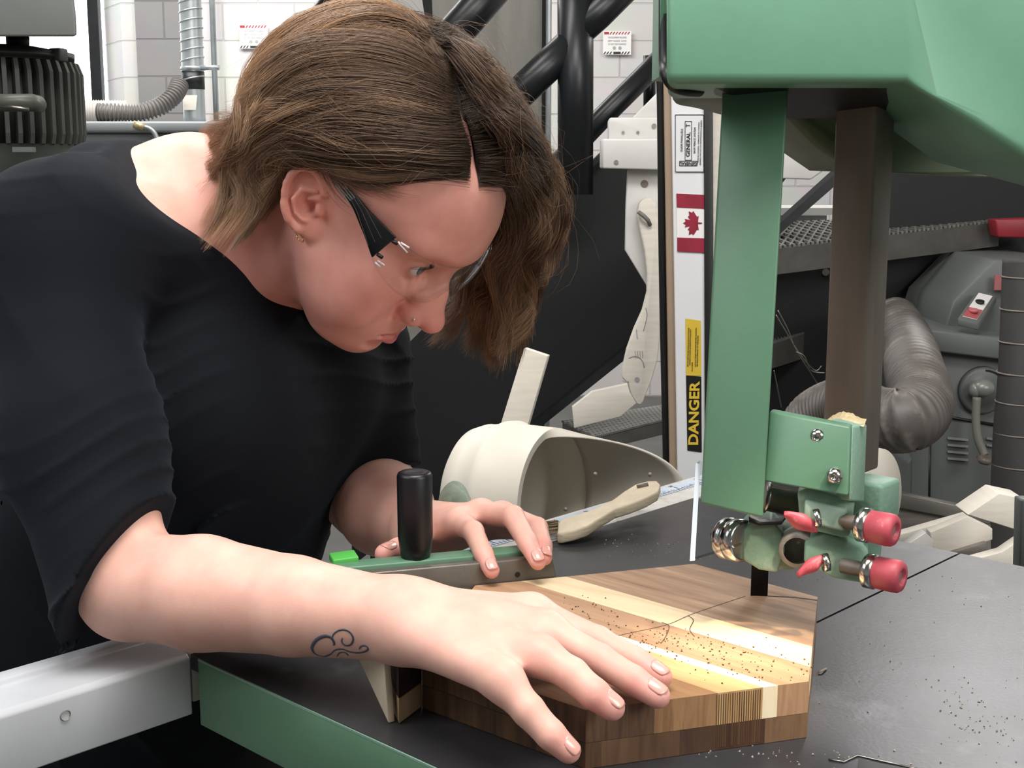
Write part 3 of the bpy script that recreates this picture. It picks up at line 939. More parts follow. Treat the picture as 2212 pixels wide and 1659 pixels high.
# bolt hole: a recessed dark cup with a bright lip
pt = None
for uu in (141,):
    r0 = _F + _R * ((uu - 1106) / FOC) + _U * ((829.5 - 1545) / FOC)
    n_ = D2
    q0_ = T(0, -0.001, TT)
    tt_ = (q0_ - CAM).dot(n_) / r0.dot(n_)
    pt = CAM + r0 * tt_
MB().lathe(pt - D2 * 0.003, D2, [(0, 0.0001), (0, 0.0030), (0.0036, 0.0034), (0.0042, 0.0036), (0.0036, 0.0040)], 30, cap=False).build('bolt_hole', 'steel_dusty', rail)

# ------------------------------------------------------------------ the work piece: laminated hexagon
BT = 0.988
HEX = [(0.061, 0.337), (0.192, 0.411), (0.341, 0.33), (0.345, 0.213), (0.181, 0.122), (0.054, 0.199)]


def wood(name, c1, c2, along='x', sc=1.0, rough=0.5, band=28.0, dist=3.0):
    m = bpy.data.materials.new(name)
    m.use_nodes = True
    nt = m.node_tree
    b = nt.nodes['Principled BSDF']
    b.inputs['Roughness'].default_value = rough
    tc = nd(nt, 'ShaderNodeTexCoord')
    mp = nd(nt, 'ShaderNodeMapping')
    s = (0.7, 8, 8) if along == 'x' else ((8, 0.7, 8) if along == 'y' else (8, 8, 0.7))
    mp.inputs['Scale'].default_value = tuple(x * sc for x in s)
    nt.links.new(tc.outputs['Object'], mp.inputs['Vector'])
    nz = nd(nt, 'ShaderNodeTexNoise', Scale=band / 8, Detail=8.0, Roughness=0.62, Distortion=0.6)
    nt.links.new(mp.outputs[0], nz.inputs['Vector'])
    rp = nd(nt, 'ShaderNodeValToRGB')
    rp.color_ramp.elements[0].position = 0.33
    rp.color_ramp.elements[1].position = 0.68
    rp.color_ramp.elements[0].color = lin(c1)
    rp.color_ramp.elements[1].color = lin(c2)
    nt.links.new(nz.outputs['Fac'], rp.inputs[0])
    nt.links.new(rp.outputs[0], b.inputs['Base Color'])
    bp = nd(nt, 'ShaderNodeBump', Strength=0.15, Distance=0.0005)
    nt.links.new(nz.outputs['Fac'], bp.inputs['Height'])
    nt.links.new(bp.outputs[0], b.inputs['Normal'])
    return m


def clip(poly_, lo, hi):
    def half(pl, val, sgn):
        out = []
        for i in range(len(pl)):
            p_, q_ = pl[i], pl[(i + 1) % len(pl)]
            dp, dq = sgn * (p_[0] - val), sgn * (q_[0] - val)
            if dp >= 0: out.append(p_)
            if dp * dq < 0:
                f_ = dp / (dp - dq)
                out.append((p_[0] + (q_[0] - p_[0]) * f_, p_[1] + (q_[1] - p_[1]) * f_))
        return out
    return half(half(poly_, lo, 1), hi, -1)


board = thing('cutting_board_blank', T(0.2, 0.27, TT), 'hexagonal glued blank of striped walnut and maple lying on the saw table', 'wood block', rz=0)
board.rotation_euler = (0, 0, A1 - PI / 2)
bpy.context.view_layer.update()
# local axes now: x = D2, y = D1
bands = [(-1, 0.100, '#4a3326', '#7a5a40'), (0.100, 0.137, '#8a6544', '#b28a60'), (0.137, 0.164, '#b08a5c', '#d9b684'), (0.164, 0.173, '#ecd9b4', '#f6e9cc'),
         (0.173, 0.214, '#9c7658', '#c19b7a'), (0.214, 0.247, '#dcc29a', '#f0dcb8'), (0.247, 1, '#8a6850', '#c4a182')]
PZ = (BT + TT) / 2 - 0.002
for lo, hi, c1, c2 in bands:
    pl = clip(HEX, lo, hi)
    if len(pl) < 3: continue
    st_o = MB().prism([T(a_, b_, PZ) for a_, b_ in pl], (0, 0, BT - PZ)).build('wood_strip', [wood('strip_wood', c1, c2, 'x', 1.6, 0.55, 40), wood('strip_side', c1, c2, 'z', 2.6, 0.6, 60)], board)
    for p_ in st_o.data.polygons:
        if abs(p_.normal.z) < .5: p_.material_index = 1
b2 = [(-1, 0.07, '#38251b', '#6e5036'), (0.07, 0.115, '#5c4230', '#785a40'), (0.115, 0.137, '#4a3428', '#644833'), (0.137, 0.166, '#3a271d', '#5a3d2a'), (0.166, 1, '#6a4f3a', '#8d6e50')]
for lo, hi, c1, c2 in b2:
    pl = clip(HEX, lo, hi)
    if len(pl) < 3: continue
    MB().prism([T(a_, b_, TT + 0.0003) for a_, b_ in pl], (0, 0, PZ - TT - 0.0006)).build('lower_strip', wood('lower_wood', c1, c2, 'z', 1.6, 0.55, 60), board)
# freshly sawn ridges on the visible side faces
def ridges(pa, pb, z0, z1, nn, c, lift=0.00022, name='saw_marks'):
    mb = MB()
    a_, b_ = T(*pa, 0), T(*pb, 0)
    dr = (b_ - a_).normalized()
    out = Vector((dr.y, -dr.x, 0))
    L = (b_ - a_).length
    rr_ = random.Random(3)
    for k in range(nn):
        s = (k + 0.5) / nn * L
        w = L / nn * rr_.uniform(0.12, 0.34)
        p = a_ + dr * s
        mb.prism([p + dr * (-w) + Vector((0, 0, z0)), p + dr * w + Vector((0, 0, z0)), p + out * lift + Vector((0, 0, z0))], (0, 0, z1 - z0))
    o_ = mb.build(name, c, board)
    tag(o_, kind='stuff')
mk = wood('sawn_grain', '#5a4230', '#85664a', 'z', 1, .6)
def mixp(a_, b_, t_): return (a_[0] + (b_[0] - a_[0]) * t_, a_[1] + (b_[1] - a_[1]) * t_)
ridges(mixp(HEX[0], HEX[1], .57), mixp(HEX[0], HEX[1], .78), TT + .002, BT - .001, 20, mk, .0004)
# pencil line and saw kerf on the top
kf = MB()
kp = [T(0.313, 0.296, BT), T(0.328, 0.318, BT), T(0.334, 0.334, BT)]
for a_, b_ in zip(kp[:-1], kp[1:]):
    dr = (b_ - a_).normalized()
    nn = Vector((-dr.y, dr.x, 0)) * 0.0008
    kf.prism([a_ - nn, b_ - nn, b_ + nn, a_ + nn], (0, 0, 0.0003))
kf.build('saw_kerf', 'rubber', board)
pn = MB()
pp = bez([TZ(1610, 1288, BT), TZ(1500, 1325, BT), TZ(1440, 1350, BT), TZ(1350, 1370, BT), TZ(1270, 1392, BT)], 20)
pp2 = bez([TZ(1485, 1330, BT), TZ(1498, 1340, BT), TZ(1490, 1360, BT), TZ(1500, 1375, BT)], 12)
pp3 = bez([TZ(1430, 1345, BT), TZ(1445, 1352, BT), TZ(1440, 1372, BT), TZ(1428, 1390, BT)], 12)
for pth in (pp, pp2, pp3):
    for a_, b_ in zip(pth[:-1], pth[1:]):
        dr = (b_ - a_).normalized()
        nn = Vector((-dr.y, dr.x, 0)) * 0.00035
        pn.prism([a_ - nn, b_ - nn, b_ + nn, a_ + nn], (0, 0, 0.0002))
pn.build('pencil_line', pmat('graphite', '#5b4738', .6), board)

# sawdust: fine crumbs on the board and the table
def crumbs(name, n, zf, regions, size, mat, label):
    mb = MB()
    rr_ = random.Random(9)
    for _ in range(n):
        (u0, v0, u1, v1, su, sv) = regions[rr_.randrange(len(regions))]
        s = rr_.random()
        u, v = u0 + (u1 - u0) * s + rr_.gauss(0, su), v0 + (v1 - v0) * s + rr_.gauss(0, sv)
        c_ = TZ(u, v, zf)
        r_ = size * rr_.uniform(0.4, 1.3)
        Rm = Euler((rr_.random() * 6, rr_.random() * 6, rr_.random() * 6)).to_matrix()
        q_ = [Rm @ Vector(x) * r_ for x in ((1, 1, 1), (-1, -1, 1), (-1, 1, -1), (1, -1, -1))]
        mb.add([c_ + x + Vector((0, 0, r_ * 0.6)) for x in q_], [(0, 1, 2), (0, 3, 1), (0, 2, 3), (1, 3, 2)])
    return tag(mb.build(name, mat), label, 'sawdust', kind='stuff')
crumbs('sawdust_crumbs', 260, BT, [(1360, 1400, 1660, 1460, 55, 14), (1540, 1390, 1680, 1440, 40, 14), (1400, 1370, 1500, 1400, 60, 10), (1230, 1290, 1400, 1380, 40, 12)], 0.00048,
       pmat('dark_crumbs', '#5a4028', .9), 'dark sawdust crumbs scattered over the striped blank')
crumbs('table_dust', 280, TT, [(1800, 1400, 2180, 1560, 90, 60), (1700, 1230, 2180, 1300, 60, 18), (2060, 1520, 2160, 1600, 30, 30), (1300, 1150, 1480, 1200, 60, 15), (1500, 1620, 1900, 1640, 60, 10)], 0.00045,
       pmat('light_crumbs', '#a39a88', .9), 'fine pale dust specks on the dark saw table')
o = MB().tube([TZ(1768, 1452, TT + .001), TZ(1776, 1448, TT + .002), TZ(1785, 1444, TT + .001)], 0.0007, 8).build('wood_shaving', 'ply')
single(o, 'tiny pale wood shaving on the dark table right of the blank', 'shaving')
# square recess in the table near the bottom edge
rc = MB().prism([TZ(u, v, TT + .0006) for u, v in [(1855, 1636), (1900, 1648), (1960, 1659), (2010, 1690), (1850, 1690)]], (0, 0, -0.0004))
rc.build('throat_recess', 'rubber', saw)
rc = MB().tube([TZ(u, v, TT + .0006) for u, v in [(1790, 1640), (1822, 1646), (1852, 1632), (1905, 1644), (1985, 1662)]], 0.0007, 8)
rc.build('recess_edge', 'steel', saw)

# ------------------------------------------------------------------ mitre gauge pressed against the blank
mg = thing('mitre_gauge', T(0.2, 0.1, TT), 'green mitre gauge with steel face and black upright handle, against the blank', 'gauge')
ug = (T(0.181, 0.122, 0) - T(0.345, 0.213, 0)).normalized()      # along the face, to the left
ng = Vector((-ug.y, ug.x, 0))
if ng.y < 0: ng = -ng                                                # away from the viewer
g0 = T(0.245, 0.156, 0) - ug * 0.004 + ng * 0.0006
zf = BT + 0.0175
fc = [g0 + Vector((0, 0, TT + .0006)), g0 + ug * 0.21 + Vector((0, 0, TT + .0006)), g0 + ug * 0.21 + Vector((0, 0, zf)), g0 + ug * 0.012 + Vector((0, 0, zf))]
MB().prism(fc, ng * 0.010).build('face_plate', pmat('gauge_steel', '#6f6a62', .4, .5, var=.2, vscale=30, dirt=('#4a3c34', 40, .66, .1)), mg, bevel=0.0012)
MB().prism([p + ng * 0.0102 for p in (g0 + ug * .012 + Vector((0, 0, TT + .03)), g0 + ug * .215 + Vector((0, 0, TT + .03)), g0 + ug * .215 + Vector((0, 0, zf + .003)), g0 + ug * .012 + Vector((0, 0, zf + .003)))], ng * 0.018).build('green_bar', 'green', mg, bevel=0.0015)
hc_ = g0 + ug * 0.118 + ng * 0.022
MB().lathe(hc_ + Vector((0, 0, zf)), (0, 0, 1), [(0, 0.011), (0.012, 0.0128), (0.02, 0.0137), (0.068, 0.0139), (0.0705, 0.0128), (0.0715, 0.0105), (0.0708, 0.006), (0.0706, 0.0005)], 48).build('handle', 'black_plastic', mg)
c = g0 + ug * 0.041 + Vector((0, 0, BT + .005))
MB().cyl(c - ng * 0.0004, c + ng * 0.002, 0.0022).build('screw_hole', 'rubber', mg)
MB().prism([hc_ + ug * .045 + Vector((0, 0, zf)) + x for x in (Vector((0, 0, 0)), ug * .02, ug * .02 + Vector((0, 0, .006)), Vector((0, 0, .007)))], ng * .02).build('green_lug', pmat('bright_green', '#4fae4a', .5), mg, bevel=.001)

# ------------------------------------------------------------------ little blocks under the wrist
wb_ = thing('wood_offcut', TZ(880, 1540, TT), 'small dark and light wood block standing on the saw table under the wrist', 'wood block')
def at(u, v, z=TT): return TZ(u, v, z)
q = [at(862, 1566), at(912, 1528), at(905, 1500), at(845, 1530)]
MB().prism([p + Vector((0, 0, 0.0006)) for p in q], (0, 0, 0.017)).build('light_block', wood('offcut_light', '#7a6248', '#b29774', 'z', 1, .6), wb_, bevel=.0006)
MB().prism([p + Vector((0, 0, 0.018)) for p in q], (0, 0, 0.021)).build('dark_block', wood('offcut_dark', '#231a17', '#3c2c26', 'z', 1, .5), wb_, bevel=.0006)
MB().prism([p + Vector((0, 0, 0.0394)) for p in q], (0, 0, 0.004)).build('top_veneer', 'ply', wb_, bevel=.0004)
tw = MB()
qa = [at(855, 1563, TT) + Vector((0, 0, .0006)), at(860, 1556, TT) + Vector((-.001, 0, .046)), at(790, 1414, .985) + Vector((0, 0, 0)), at(797, 1470, TT) + Vector((0, 0, .02))]
pa, pb, pc_ = at(853, 1560) + Vector((0, 0, .0006)), at(853, 1560) + Vector((-.003, .004, .047)), at(853, 1560) + Vector((-.034, .05, .047))
tw.prism([pa, pb, pc_], (-0.004, -0.003, 0))
o = tw.build('plywood_wedge', 'ply', bevel=.0005)
single(o, 'triangular pale plywood wedge leaning on the small dark block under the wrist', 'wood piece')
# ------------------------------------------------------------------ saw fence standing upright behind the table
YF = 1.95
fe = thing('saw_fence', PY(1480, 1100, YF), 'white box section saw fence with danger and flag stickers, stood on end behind the guard', 'saw fence')
a = PY(1454, 190, YF)
def fz(v): return PY(1480, v, YF).z
def fx(u, v=600): return PY(u, v, YF).x
zt_, zb_ = fz(182), 0.55
# gentle lean: left edge runs from u=1452 at the top to u=1462 at the foot
def fp(u, v, dy=0.0): return PY(u, v, YF + dy)
V0, V1 = 190, 2095
MB().prism([fp(1450, V0), fp(1527, V0), fp(1537, V1), fp(1481, V1)], (0.0, 0.05, 0)).build('fence_tube', pmat('fence_white', '#cfd0d2', .4, var=.04), fe, bevel=.002)
MB().prism([fp(1434, V0 - 14, .006), fp(1451, V0 - 6, .006), fp(1482, V1, .006), fp(1464, V1, .006)], (0.0, 0.045, 0)).build('wood_facing', 'tan', fe, bevel=.001)
MB().tube(bez([fp(1426, V0 - 20, .02), fp(1428, V0 + 60, .02), fp(1432, 600, .02), fp(1441, 1040, .02), fp(1461, V1, .02)], 30), 9 * YF / FOC, 12).build('black_edge', 'rubber', fe)
MB().prism([fp(1521, 205, -.004), fp(1539, 205, -.004), fp(1545, V1, -.004), fp(1526, V1, -.004)], (0.0, 0.03, 0)).build('black_strip', 'rubber', fe, bevel=.001)
MB().prism([fp(1540, 218, .02), fp(1562, 226, .02), fp(1566, V1, .02), fp(1546, V1, .02)], (0.0, 0.02, 0)).build('side_board', 'white_wood', fe)
MB().box(fp(1485, 190, .02), (0.035, 0.03, 0.02)).build('end_clip', 'clear', fe, bevel=.004)
YS = YF - 0.0012
def sp(u, v): return PY(u, v, YS)
def sticker(name, uv, mat, lift=0.0, parent=None, th=0.0006):
    return MB().prism([PY(u, v, YS - lift) for u, v in uv], (0, th, 0)).build(name, mat, parent or fe)
lab = sticker('brand_label', [(1458, 247), (1521, 246), (1521, 372), (1460, 371)], pmat('label_white', '#dcdcde', .45, var=.02))
ink = pmat('label_ink', '#1c1c22', .5)
def frame_line(u0, v0, u1, v1, w, parent, lift=0.0008, mat=None):
    p, q_ = PY(u0, v0, YS - lift), PY(u1, v1, YS - lift)
    dr = (q_ - p).normalized()
    nn = Vector((-dr.z, 0, dr.x)) * w * YF / FOC / 2
    return [p - nn, q_ - nn, q_ + nn, p + nn]
def box_outline(u0, v0, u1, v1, w, parent, name='label_frame'):
    mb = MB()
    for (a_, b_, c_, d_) in ((u0, v0, u1, v0), (u1, v0, u1, v1), (u1, v1, u0, v1), (u0, v1, u0, v0)):
        mb.prism(frame_line(a_, b_, c_, d_, w, parent), (0, 0.0004, 0))
    return mb.build(name, ink, parent)
box_outline(1459, 248, 1520, 371, 1.2, lab)
box_outline(1480, 262, 1494, 346, 1.2, lab)
box_outline(1468, 348, 1506, 358, 1.2, lab)
def vtext(s, u, v, hpx, parent, mat=None, wscale=1.0, rot=PI / 2, bold=0.0, name='lettering', lift=0.0008, yy=None):
    """lettering that reads from the bottom up, cap height hpx pixels"""
    c_ = PY(u, v, (yy or YS) - lift)
    size = hpx * YF / FOC / 0.70
    M4 = Matrix.Translation(c_) @ Matrix.Rotation(PI / 2, 4, 'X') @ Matrix.Rotation(rot, 4, 'Z') @ Matrix.Diagonal((wscale, 1, 1, 1))
    return text_mesh(s, size, M4, mat or ink, name, parent, 0.0002, bold)
vtext('GENERAL', 1487, 312, 8, lab, bold=.00012, wscale=1.05)
vtext('T', 1487, 271, 9, lab, bold=0)
vtext('GUIDE PARALLÈLE', 1473, 303, 4.2, lab, wscale=1.0)
vtext('SAW FENCE SYSTEM', 1501, 303, 4.2, lab, wscale=1.0)
vtext('GENERAL', 1487, 353, 6, lab, rot=PI, wscale=1.0, bold=.0001)
vtext('MADE IN CANADA · FABRIQUÉ AU CANADA', 1509, 308, 2.6, lab, wscale=1.15)
vtext('GENERAL MFG CO LTD DRUMMONDVILLE QUEBEC', 1514, 308, 2.6, lab, wscale=1.1)
# flag sticker lying on its side
fl = sticker('flag_sticker', [(1461, 418), (1523, 421), (1524, 546), (1463, 543)], pmat('flag_white', '#e9e6e6', .45, var=.02))
red = pmat('flag_red', '#8e2338', .45, var=.15, vscale=30)
sticker('flag_bar', [(1461, 418), (1523, 421), (1523, 451), (1462, 448)], red, .0008, fl, .0004)
sticker('flag_bar', [(1463, 513), (1524, 515), (1524, 546), (1463, 543)], red, .0008, fl, .0004)
leaf = [(0, 1.0), (.12, .78), (.28, .86), (.20, .42), (.42, .62), (.48, .50), (.78, .54), (.68, .28), (.80, .18), (.42, -.12), (.46, -.26), (.06, -.20), (.04, -.52), (-.04, -.52), (-.06, -.20), (-.46, -.26), (-.42, -.12), (-.80, .18), (-.68, .28), (-.78, .54), (-.48, .50), (-.42, .62), (-.20, .42), (-.28, .86), (-.12, .78)]
pts = []
for (x, y) in leaf:
    uu = 1497 - (y - 0.2) * 27
    vv = 482 - x * 33
    pts.append(PY(uu, vv, YS - .0008))
mb = MB()
vs = [PY(1497, 482, YS - .0008)] + pts
k = len(pts)
vs2 = [v + Vector((0, .0004, 0)) for v in vs]
mb.add(vs + vs2, [(0, 1 + i, 1 + (i + 1) % k) for i in range(k)] + [(k + 1, k + 2 + (i + 1) % k, k + 2 + i) for i in range(k)] + [(1 + i, k + 2 + i, k + 2 + (i + 1) % k, 1 + (i + 1) % k) for i in range(k)])
mb.build('maple_leaf', red, fl)
# danger sticker
yel = pmat('sticker_yellow', '#d2b23c', .45, var=.06)
dg_ = sticker('danger_sticker', [(1481, 688), (1514, 693), (1515, 812), (1482, 811)], yel)
sticker('black_field', [(1482, 811), (1515, 814), (1516, 977), (1485, 973)], pmat('sticker_black', '#17150f', .45), 0.0, dg_)
vtext('DANGER', 1500, 894, 21, dg_, yel, 1.17, PI / 2, .0006, 'lettering', .0010)
for k, s in enumerate(('NE PAS METTRE EN MARCHE AVANT D’AVOIR', 'ALIGNÉ LE GUIDE DE REFENTE PARALLÈLE', 'À LA LAME')):
    vtext(s, 1487 + k * 4.2, 750 if k < 2 else 792, 2.6, dg_, ink, 1.12, name='small_print')
for k, s in enumerate(('DO NOT START MACHINE BEFORE ALIGNING', 'RIP FENCE PARALLEL TO THE BLADE')):
    vtext(s, 1503 + k * 4.2, 750 if k == 0 else 758, 2.6, dg_, ink, 1.12, name='small_print')

# ------------------------------------------------------------------ white saw guard bracket left of the fence
YG = 2.3
wg = thing('guard_bracket', PY(1380, 590, YG), 'white enamelled bracket with bolts, hanging left of the upright fence', 'bracket')
def slab(name, uv, y, th, mat, parent, bev=0.002):
    return MB().prism([PY(u, v, y) for u, v in uv], (0, th, 0)).build(name, mat, parent, bevel=bev)
slab('top_plate', [(1315, 262), (1319, 254), (1450, 254), (1450, 305), (1315, 305)], YG + .03, .03, 'white_paint', wg)
slab('gusset', [(1366, 255), (1420, 200), (1450, 200), (1450, 255)], YG + .05, .01, 'white_paint', wg)
slab('cross_bar', [(1302, 300), (1450, 300), (1450, 368), (1302, 364)], YG - .02, .08, 'white_paint', wg, .003)
slab('hanging_plate', [(1356, 366), (1450, 366), (1450, 700), (1408, 635), (1350, 540), (1352, 440)], YG + .012, .012, 'white_paint', wg)
slab('right_arm', [(1690, 312), (1752, 312), (1800, 352), (1775, 372), (1752, 388), (1690, 386)], YG, .06, 'white_paint', wg, .003)
for u, v, r_ in ((1331, 350, 4.5), (1346, 286, 3.2), (1378, 286, 3.2), (1413, 272, 5)):
    yy = YG - .02 if v == 350 else YG + .03
    MB().cyl(PY(u, v, yy + .002), PY(u, v, yy - .003), r_ * YG / FOC).build('bolt', 'steel_dusty', wg)
MB().cyl(PY(1392, 397, YG + .012), PY(1392, 397, YG + .0105), 8 * YG / FOC).build('bolt_hole', 'steel_dark', wg)
# fish shaped push stick
fi = thing('push_stick', PY(1385, 870, YG - .02), 'pale fish shaped wooden push stick with pencilled face, hanging by a cord', 'push stick')
fo = [(1376, 460), (1381, 438), (1392, 428), (1405, 427), (1418, 436), (1426, 458), (1428, 560), (1427, 640), (1426, 735), (1420, 780), (1408, 822), (1396, 850), (1390, 868), (1383, 876), (1375, 872), (1362, 850), (1356, 828), (1350, 823), (1343, 815), (1345, 795), (1354, 755), (1370, 710), (1388, 670), (1398, 630), (1398, 590), (1392, 540), (1382, 495)]
slab('stick_body', fo, YG - .012, .018, 'white_wood', fi, .003)
YI = YG - .0128
def stroke(uvs, w, parent, name, mat, y=YI):
    mb = MB()
    pts_ = bez([PY(u, v, y) for u, v in uvs], 14)
    mb.tube(pts_, w * y / FOC / 2, 6)
    return mb.build(name, mat, parent)
pen = pmat('pencil_grey', '#8a8a90', .6)
stroke([(1358, 774), (1368, 770), (1380, 772), (1389, 782), (1392, 794)], 1.6, fi, 'gill_mark', pen)
stroke([(1395, 665), (1398, 680), (1394, 700), (1390, 715)], 1.4, fi, 'fin_mark', pen)
stroke([(1375, 712), (1376, 725), (1377, 732)], 1.4, fi, 'fin_mark', pen)
stroke([(1345, 822), (1352, 826), (1358, 824)], 1.6, fi, 'mouth_mark', pen)
for k in range(4):
    stroke([(1372 + k * 5, 758), (1373 + k * 5, 768), (1373 + k * 5, 774)], 1.0, fi, 'scale_mark', pen)
MB().cyl(PY(1376, 820, YI + .001), PY(1376, 820, YI), 5.5 * YG / FOC).build('eye_mark', pen, fi)
MB().tube([PY(1379, 458, YG - .02), PY(1390, 466, YG - .024), PY(1400, 476, YG - .024), PY(1404, 486, YG - .016)], 4.5 * YG / FOC, 10).build('cord', 'hose_grey', fi)

# ------------------------------------------------------------------ pale cylindrical dust hood and sticks on the left of the fence
YD = 1.62
dh = thing('dust_hood', PY(1150, 1140, YD + .1), 'cream half-round dust hood with open mouth, behind the saw table', 'dust hood')
# a thin-walled barrel lying on its side; its axis points right and towards the viewer
axd = Vector((0.86, -0.50, 0.04)).normalized()
cen = PY(1120, 1075, YD + .12)
up = Vector((0, 0, 1))
up = (up - axd * up.dot(axd)).normalized()
sd = axd.cross(up).normalized()
Rb = 0.100
def ringpt(s, an, rr): return cen + axd * s + (up * math.cos(an) + sd * math.sin(an)) * rr
mb = MB()
prof = [(-0.075, 0.02), (-0.075, Rb * .84), (-0.068, Rb * .93), (-0.05, Rb * .99), (-0.046, Rb * .985), (-0.028, Rb * 1.01), (-0.02, Rb * 1.05), (-0.008, Rb * 1.06), (-0.004, Rb * 1.02), (0.055, Rb * 1.0)]
NN = 72
Rg = [[ringpt(s, 2 * PI * i / NN, r_) for i in range(NN)] for s, r_ in prof]
mb.rings(Rg, cap=False)
mb.build('barrel', pmat('cream_plastic', '#d8d1c4', .5, var=.06, dirt=('#c0b6b4', 5, .6, .1)), dh)
lp = MB()
# scoop shaped mouth: the back wall reaches further out than the front
def mouth(an):
    return 0.055 + 0.155 * max(0, math.sin(-an + 0.15)) ** 1.3
for rr_, nm in ((Rb * 1.0, 'mouth'),):
    Rg = []
    for j in range(13):
        f_ = j / 12
        Rg.append([ringpt(0.055 + (mouth(2 * PI * i / NN) - 0.055) * f_, 2 * PI * i / NN, rr_ * (1 - .10 * f_)) for i in range(NN)])
    lp.rings(Rg, cap=False)
o = lp.build('scoop_lip', pmat('cream_inner', '#bdb6ab', .55, var=.08, dirt=('#8f8880', 4, .62, .15)), dh)
md = o.modifiers.new('wall', 'SOLIDIFY')
md.thickness = .003
for (u, v) in ((1286, 1024), (1404, 1025), (1222, 1100)):
    pp_ = P(u, v, 1.72)
    MB().ball(pp_, 0.003, 10).build('rivet', 'steel_dark', dh)

st = MB().prism([PY(u, v, 1.95) for u, v in [(1132, 752), (1183, 769), (1128, 960), (1095, 1060), (1040, 1050)]], (0.004, 0.012, 0)).build('wood_strip_offcut', 'white_wood', bevel=.001)
single(st, 'pale flat wooden strip leaning up behind the dust hood', 'wood strip')
st = MB().prism([PY(u, v, 2.6) for u, v in [(1236, 880), (1280, 846), (1372, 826), (1400, 850), (1340, 900), (1240, 925)]], (0.0, 0.018, 0)).build('beige_board', 'white_wood', bevel=.001)
single(st, 'pale beige board lying on the mesh stair tread below the fish shaped stick', 'board')
MB().box((cen.x, cen.y, (cen.z - Rb) / 2), (.16, .14, cen.z - Rb + .01)).build('stand', 'black_plate', dh, bevel=.004)
# wooden brush handle lying on the rail
br_ = thing('bench_brush', TZ(1300, 1130, TT + .002), 'worn wooden bench brush handle lying across the rail scale', 'brush')
out = [(1204, 1150), (1206, 1128), (1214, 1121), (1262, 1106), (1290, 1096), (1322, 1080), (1346, 1062), (1372, 1046), (1400, 1038), (1420, 1038), (1427, 1046), (1422, 1060), (1398, 1073), (1362, 1088), (1330, 1098), (1300, 1116), (1268, 1136), (1240, 1146), (1212, 1152)]
zz = TT + .016
def bz_(u): return TT + 0.012 + 0.022 * max(0, min(1, (u - 1220) / 190))
tp = [TZ(u, v, bz_(u)) for u, v in out]
MB().prism(tp, (0, 0, -0.011)).build('handle', pmat('brush_wood', '#cfc0a6', .6, var=.15, vscale=20, stretch=(1, 1, 6), bump=.3), br_, bevel=.0025, seg=3)
MB().tube([TZ(1376, 1052, bz_(1376) + .0006), TZ(1400, 1046, bz_(1400) + .0006)], .0022, 10).build('hang_hole', 'steel_dark', br_)
bb = MB()
rr_ = random.Random(2)
for k in range(70):
    t_ = rr_.random()
    p = TZ(1206, 1124 + 26 * t_, bz_(1206) - .001 - .008 * rr_.random())
    q_ = p + Vector((-.009 - .004 * rr_.random(), -.002, -.004 * rr_.random()))
    bb.cyl(p, q_, .0006, n=5)
o = bb.build('bristle_stubs', pmat('bristle', '#7a6a50', .8), br_)
tag(o, kind='stuff')
# green cloth edge behind the hand
cl = MB()
pts_ = bez([P(945, 1100, 1.30), P(958, 1078, 1.31), P(978, 1066, 1.32), P(1000, 1076, 1.33), P(1015, 1104, 1.34)], 20)
Rg = [[p + Vector((0, y_, z_)) for y_, z_ in ((-.012, -.012), (-.012, .0), (.03, .006), (.03, -.008))] for p in pts_]
cl.rings(Rg, True)
o = cl.build('work_glove', pmat('green_cloth', '#bccbb8', .9, var=.15, vscale=120, bump=.5, bscale=500))
single(o, 'pale green knitted glove cuff lying behind the left hand', 'glove')

# ------------------------------------------------------------------ right-hand background: dust hoses, cabinet, duct, offcuts
ribbed_hose('dust_collector_hose', [PY(1730, 960, 2.0), PY(1765, 905, 1.98), PY(1830, 880, 1.93), PY(1900, 905, 1.86), PY(1962, 905, 1.80), PY(1990, 870, 1.88), PY(1975, 800, 2.05), PY(1960, 740, 2.35), PY(1935, 690, 2.7)], 66 * 1.9 / FOC, 74, pmat('ribbed_grey', '#57524e', .5, var=.3, vscale=10, dirt=('#8c857e', 12, .52, .25)),
            'fat dark grey ribbed dust hose looping behind the guide post', 0.10, n=40)
mc = thing('machine_cabinet', PY(2090, 1000, 2.6), 'grey machine cabinet with round dial, lever and louvres, under the stair', 'machine')
YM = 2.45
def mcb(name, uv, y, th, mat='machine_grey', bev=.004): return MB().prism([PY(u, v, y) for u, v in uv], (0, th, 0)).build(name, mat, mc, bevel=bev)
mcb('cabinet_body', [(1985, 750), (2230, 778), (2230, 1300), (1960, 1300), (1960, 1000), (2010, 940)], YM, .5)
mcb('top_ledge', [(2010, 712), (2230, 740), (2230, 785), (2000, 757)], YM - .03, .5)
mcb('upper_case', [(2150, 560), (2300, 560), (2300, 742), (2040, 712), (2060, 650)], YM + .12, .3)
mcb('side_panel', [(1972, 930), (2010, 930), (2008, 1300), (1966, 1300)], YM - .004, .02, 'machine_grey', .001)
MB().tube([PY(2030, 898, YM - .002), PY(2150, 918, YM - .002)], .003, 8).build('panel_joint', 'rubber', mc)
MB().tube([PY(2008, 960, YM - .002), PY(2006, 1110, YM - .002)], .003, 8).build('panel_joint', 'rubber', mc)
c = PY(2120, 842, YM)
dl = MB().lathe(c, (0, -1, 0), [(0, .046), (.012, .045), (.015, .040), (.015, .028), (.019, .026), (.019, .001)], 48).build('dial', 'machine_grey', mc)
for k in range(9):
    an = 0.2 + k * 0.16
    MB().box((c.x + math.cos(an) * .040, c.y - .016, c.z + math.sin(an) * .040), (.0025, .002, .006), Matrix.Rotation(-an, 3, 'Y')).build('dial_mark', 'black_plate', dl)
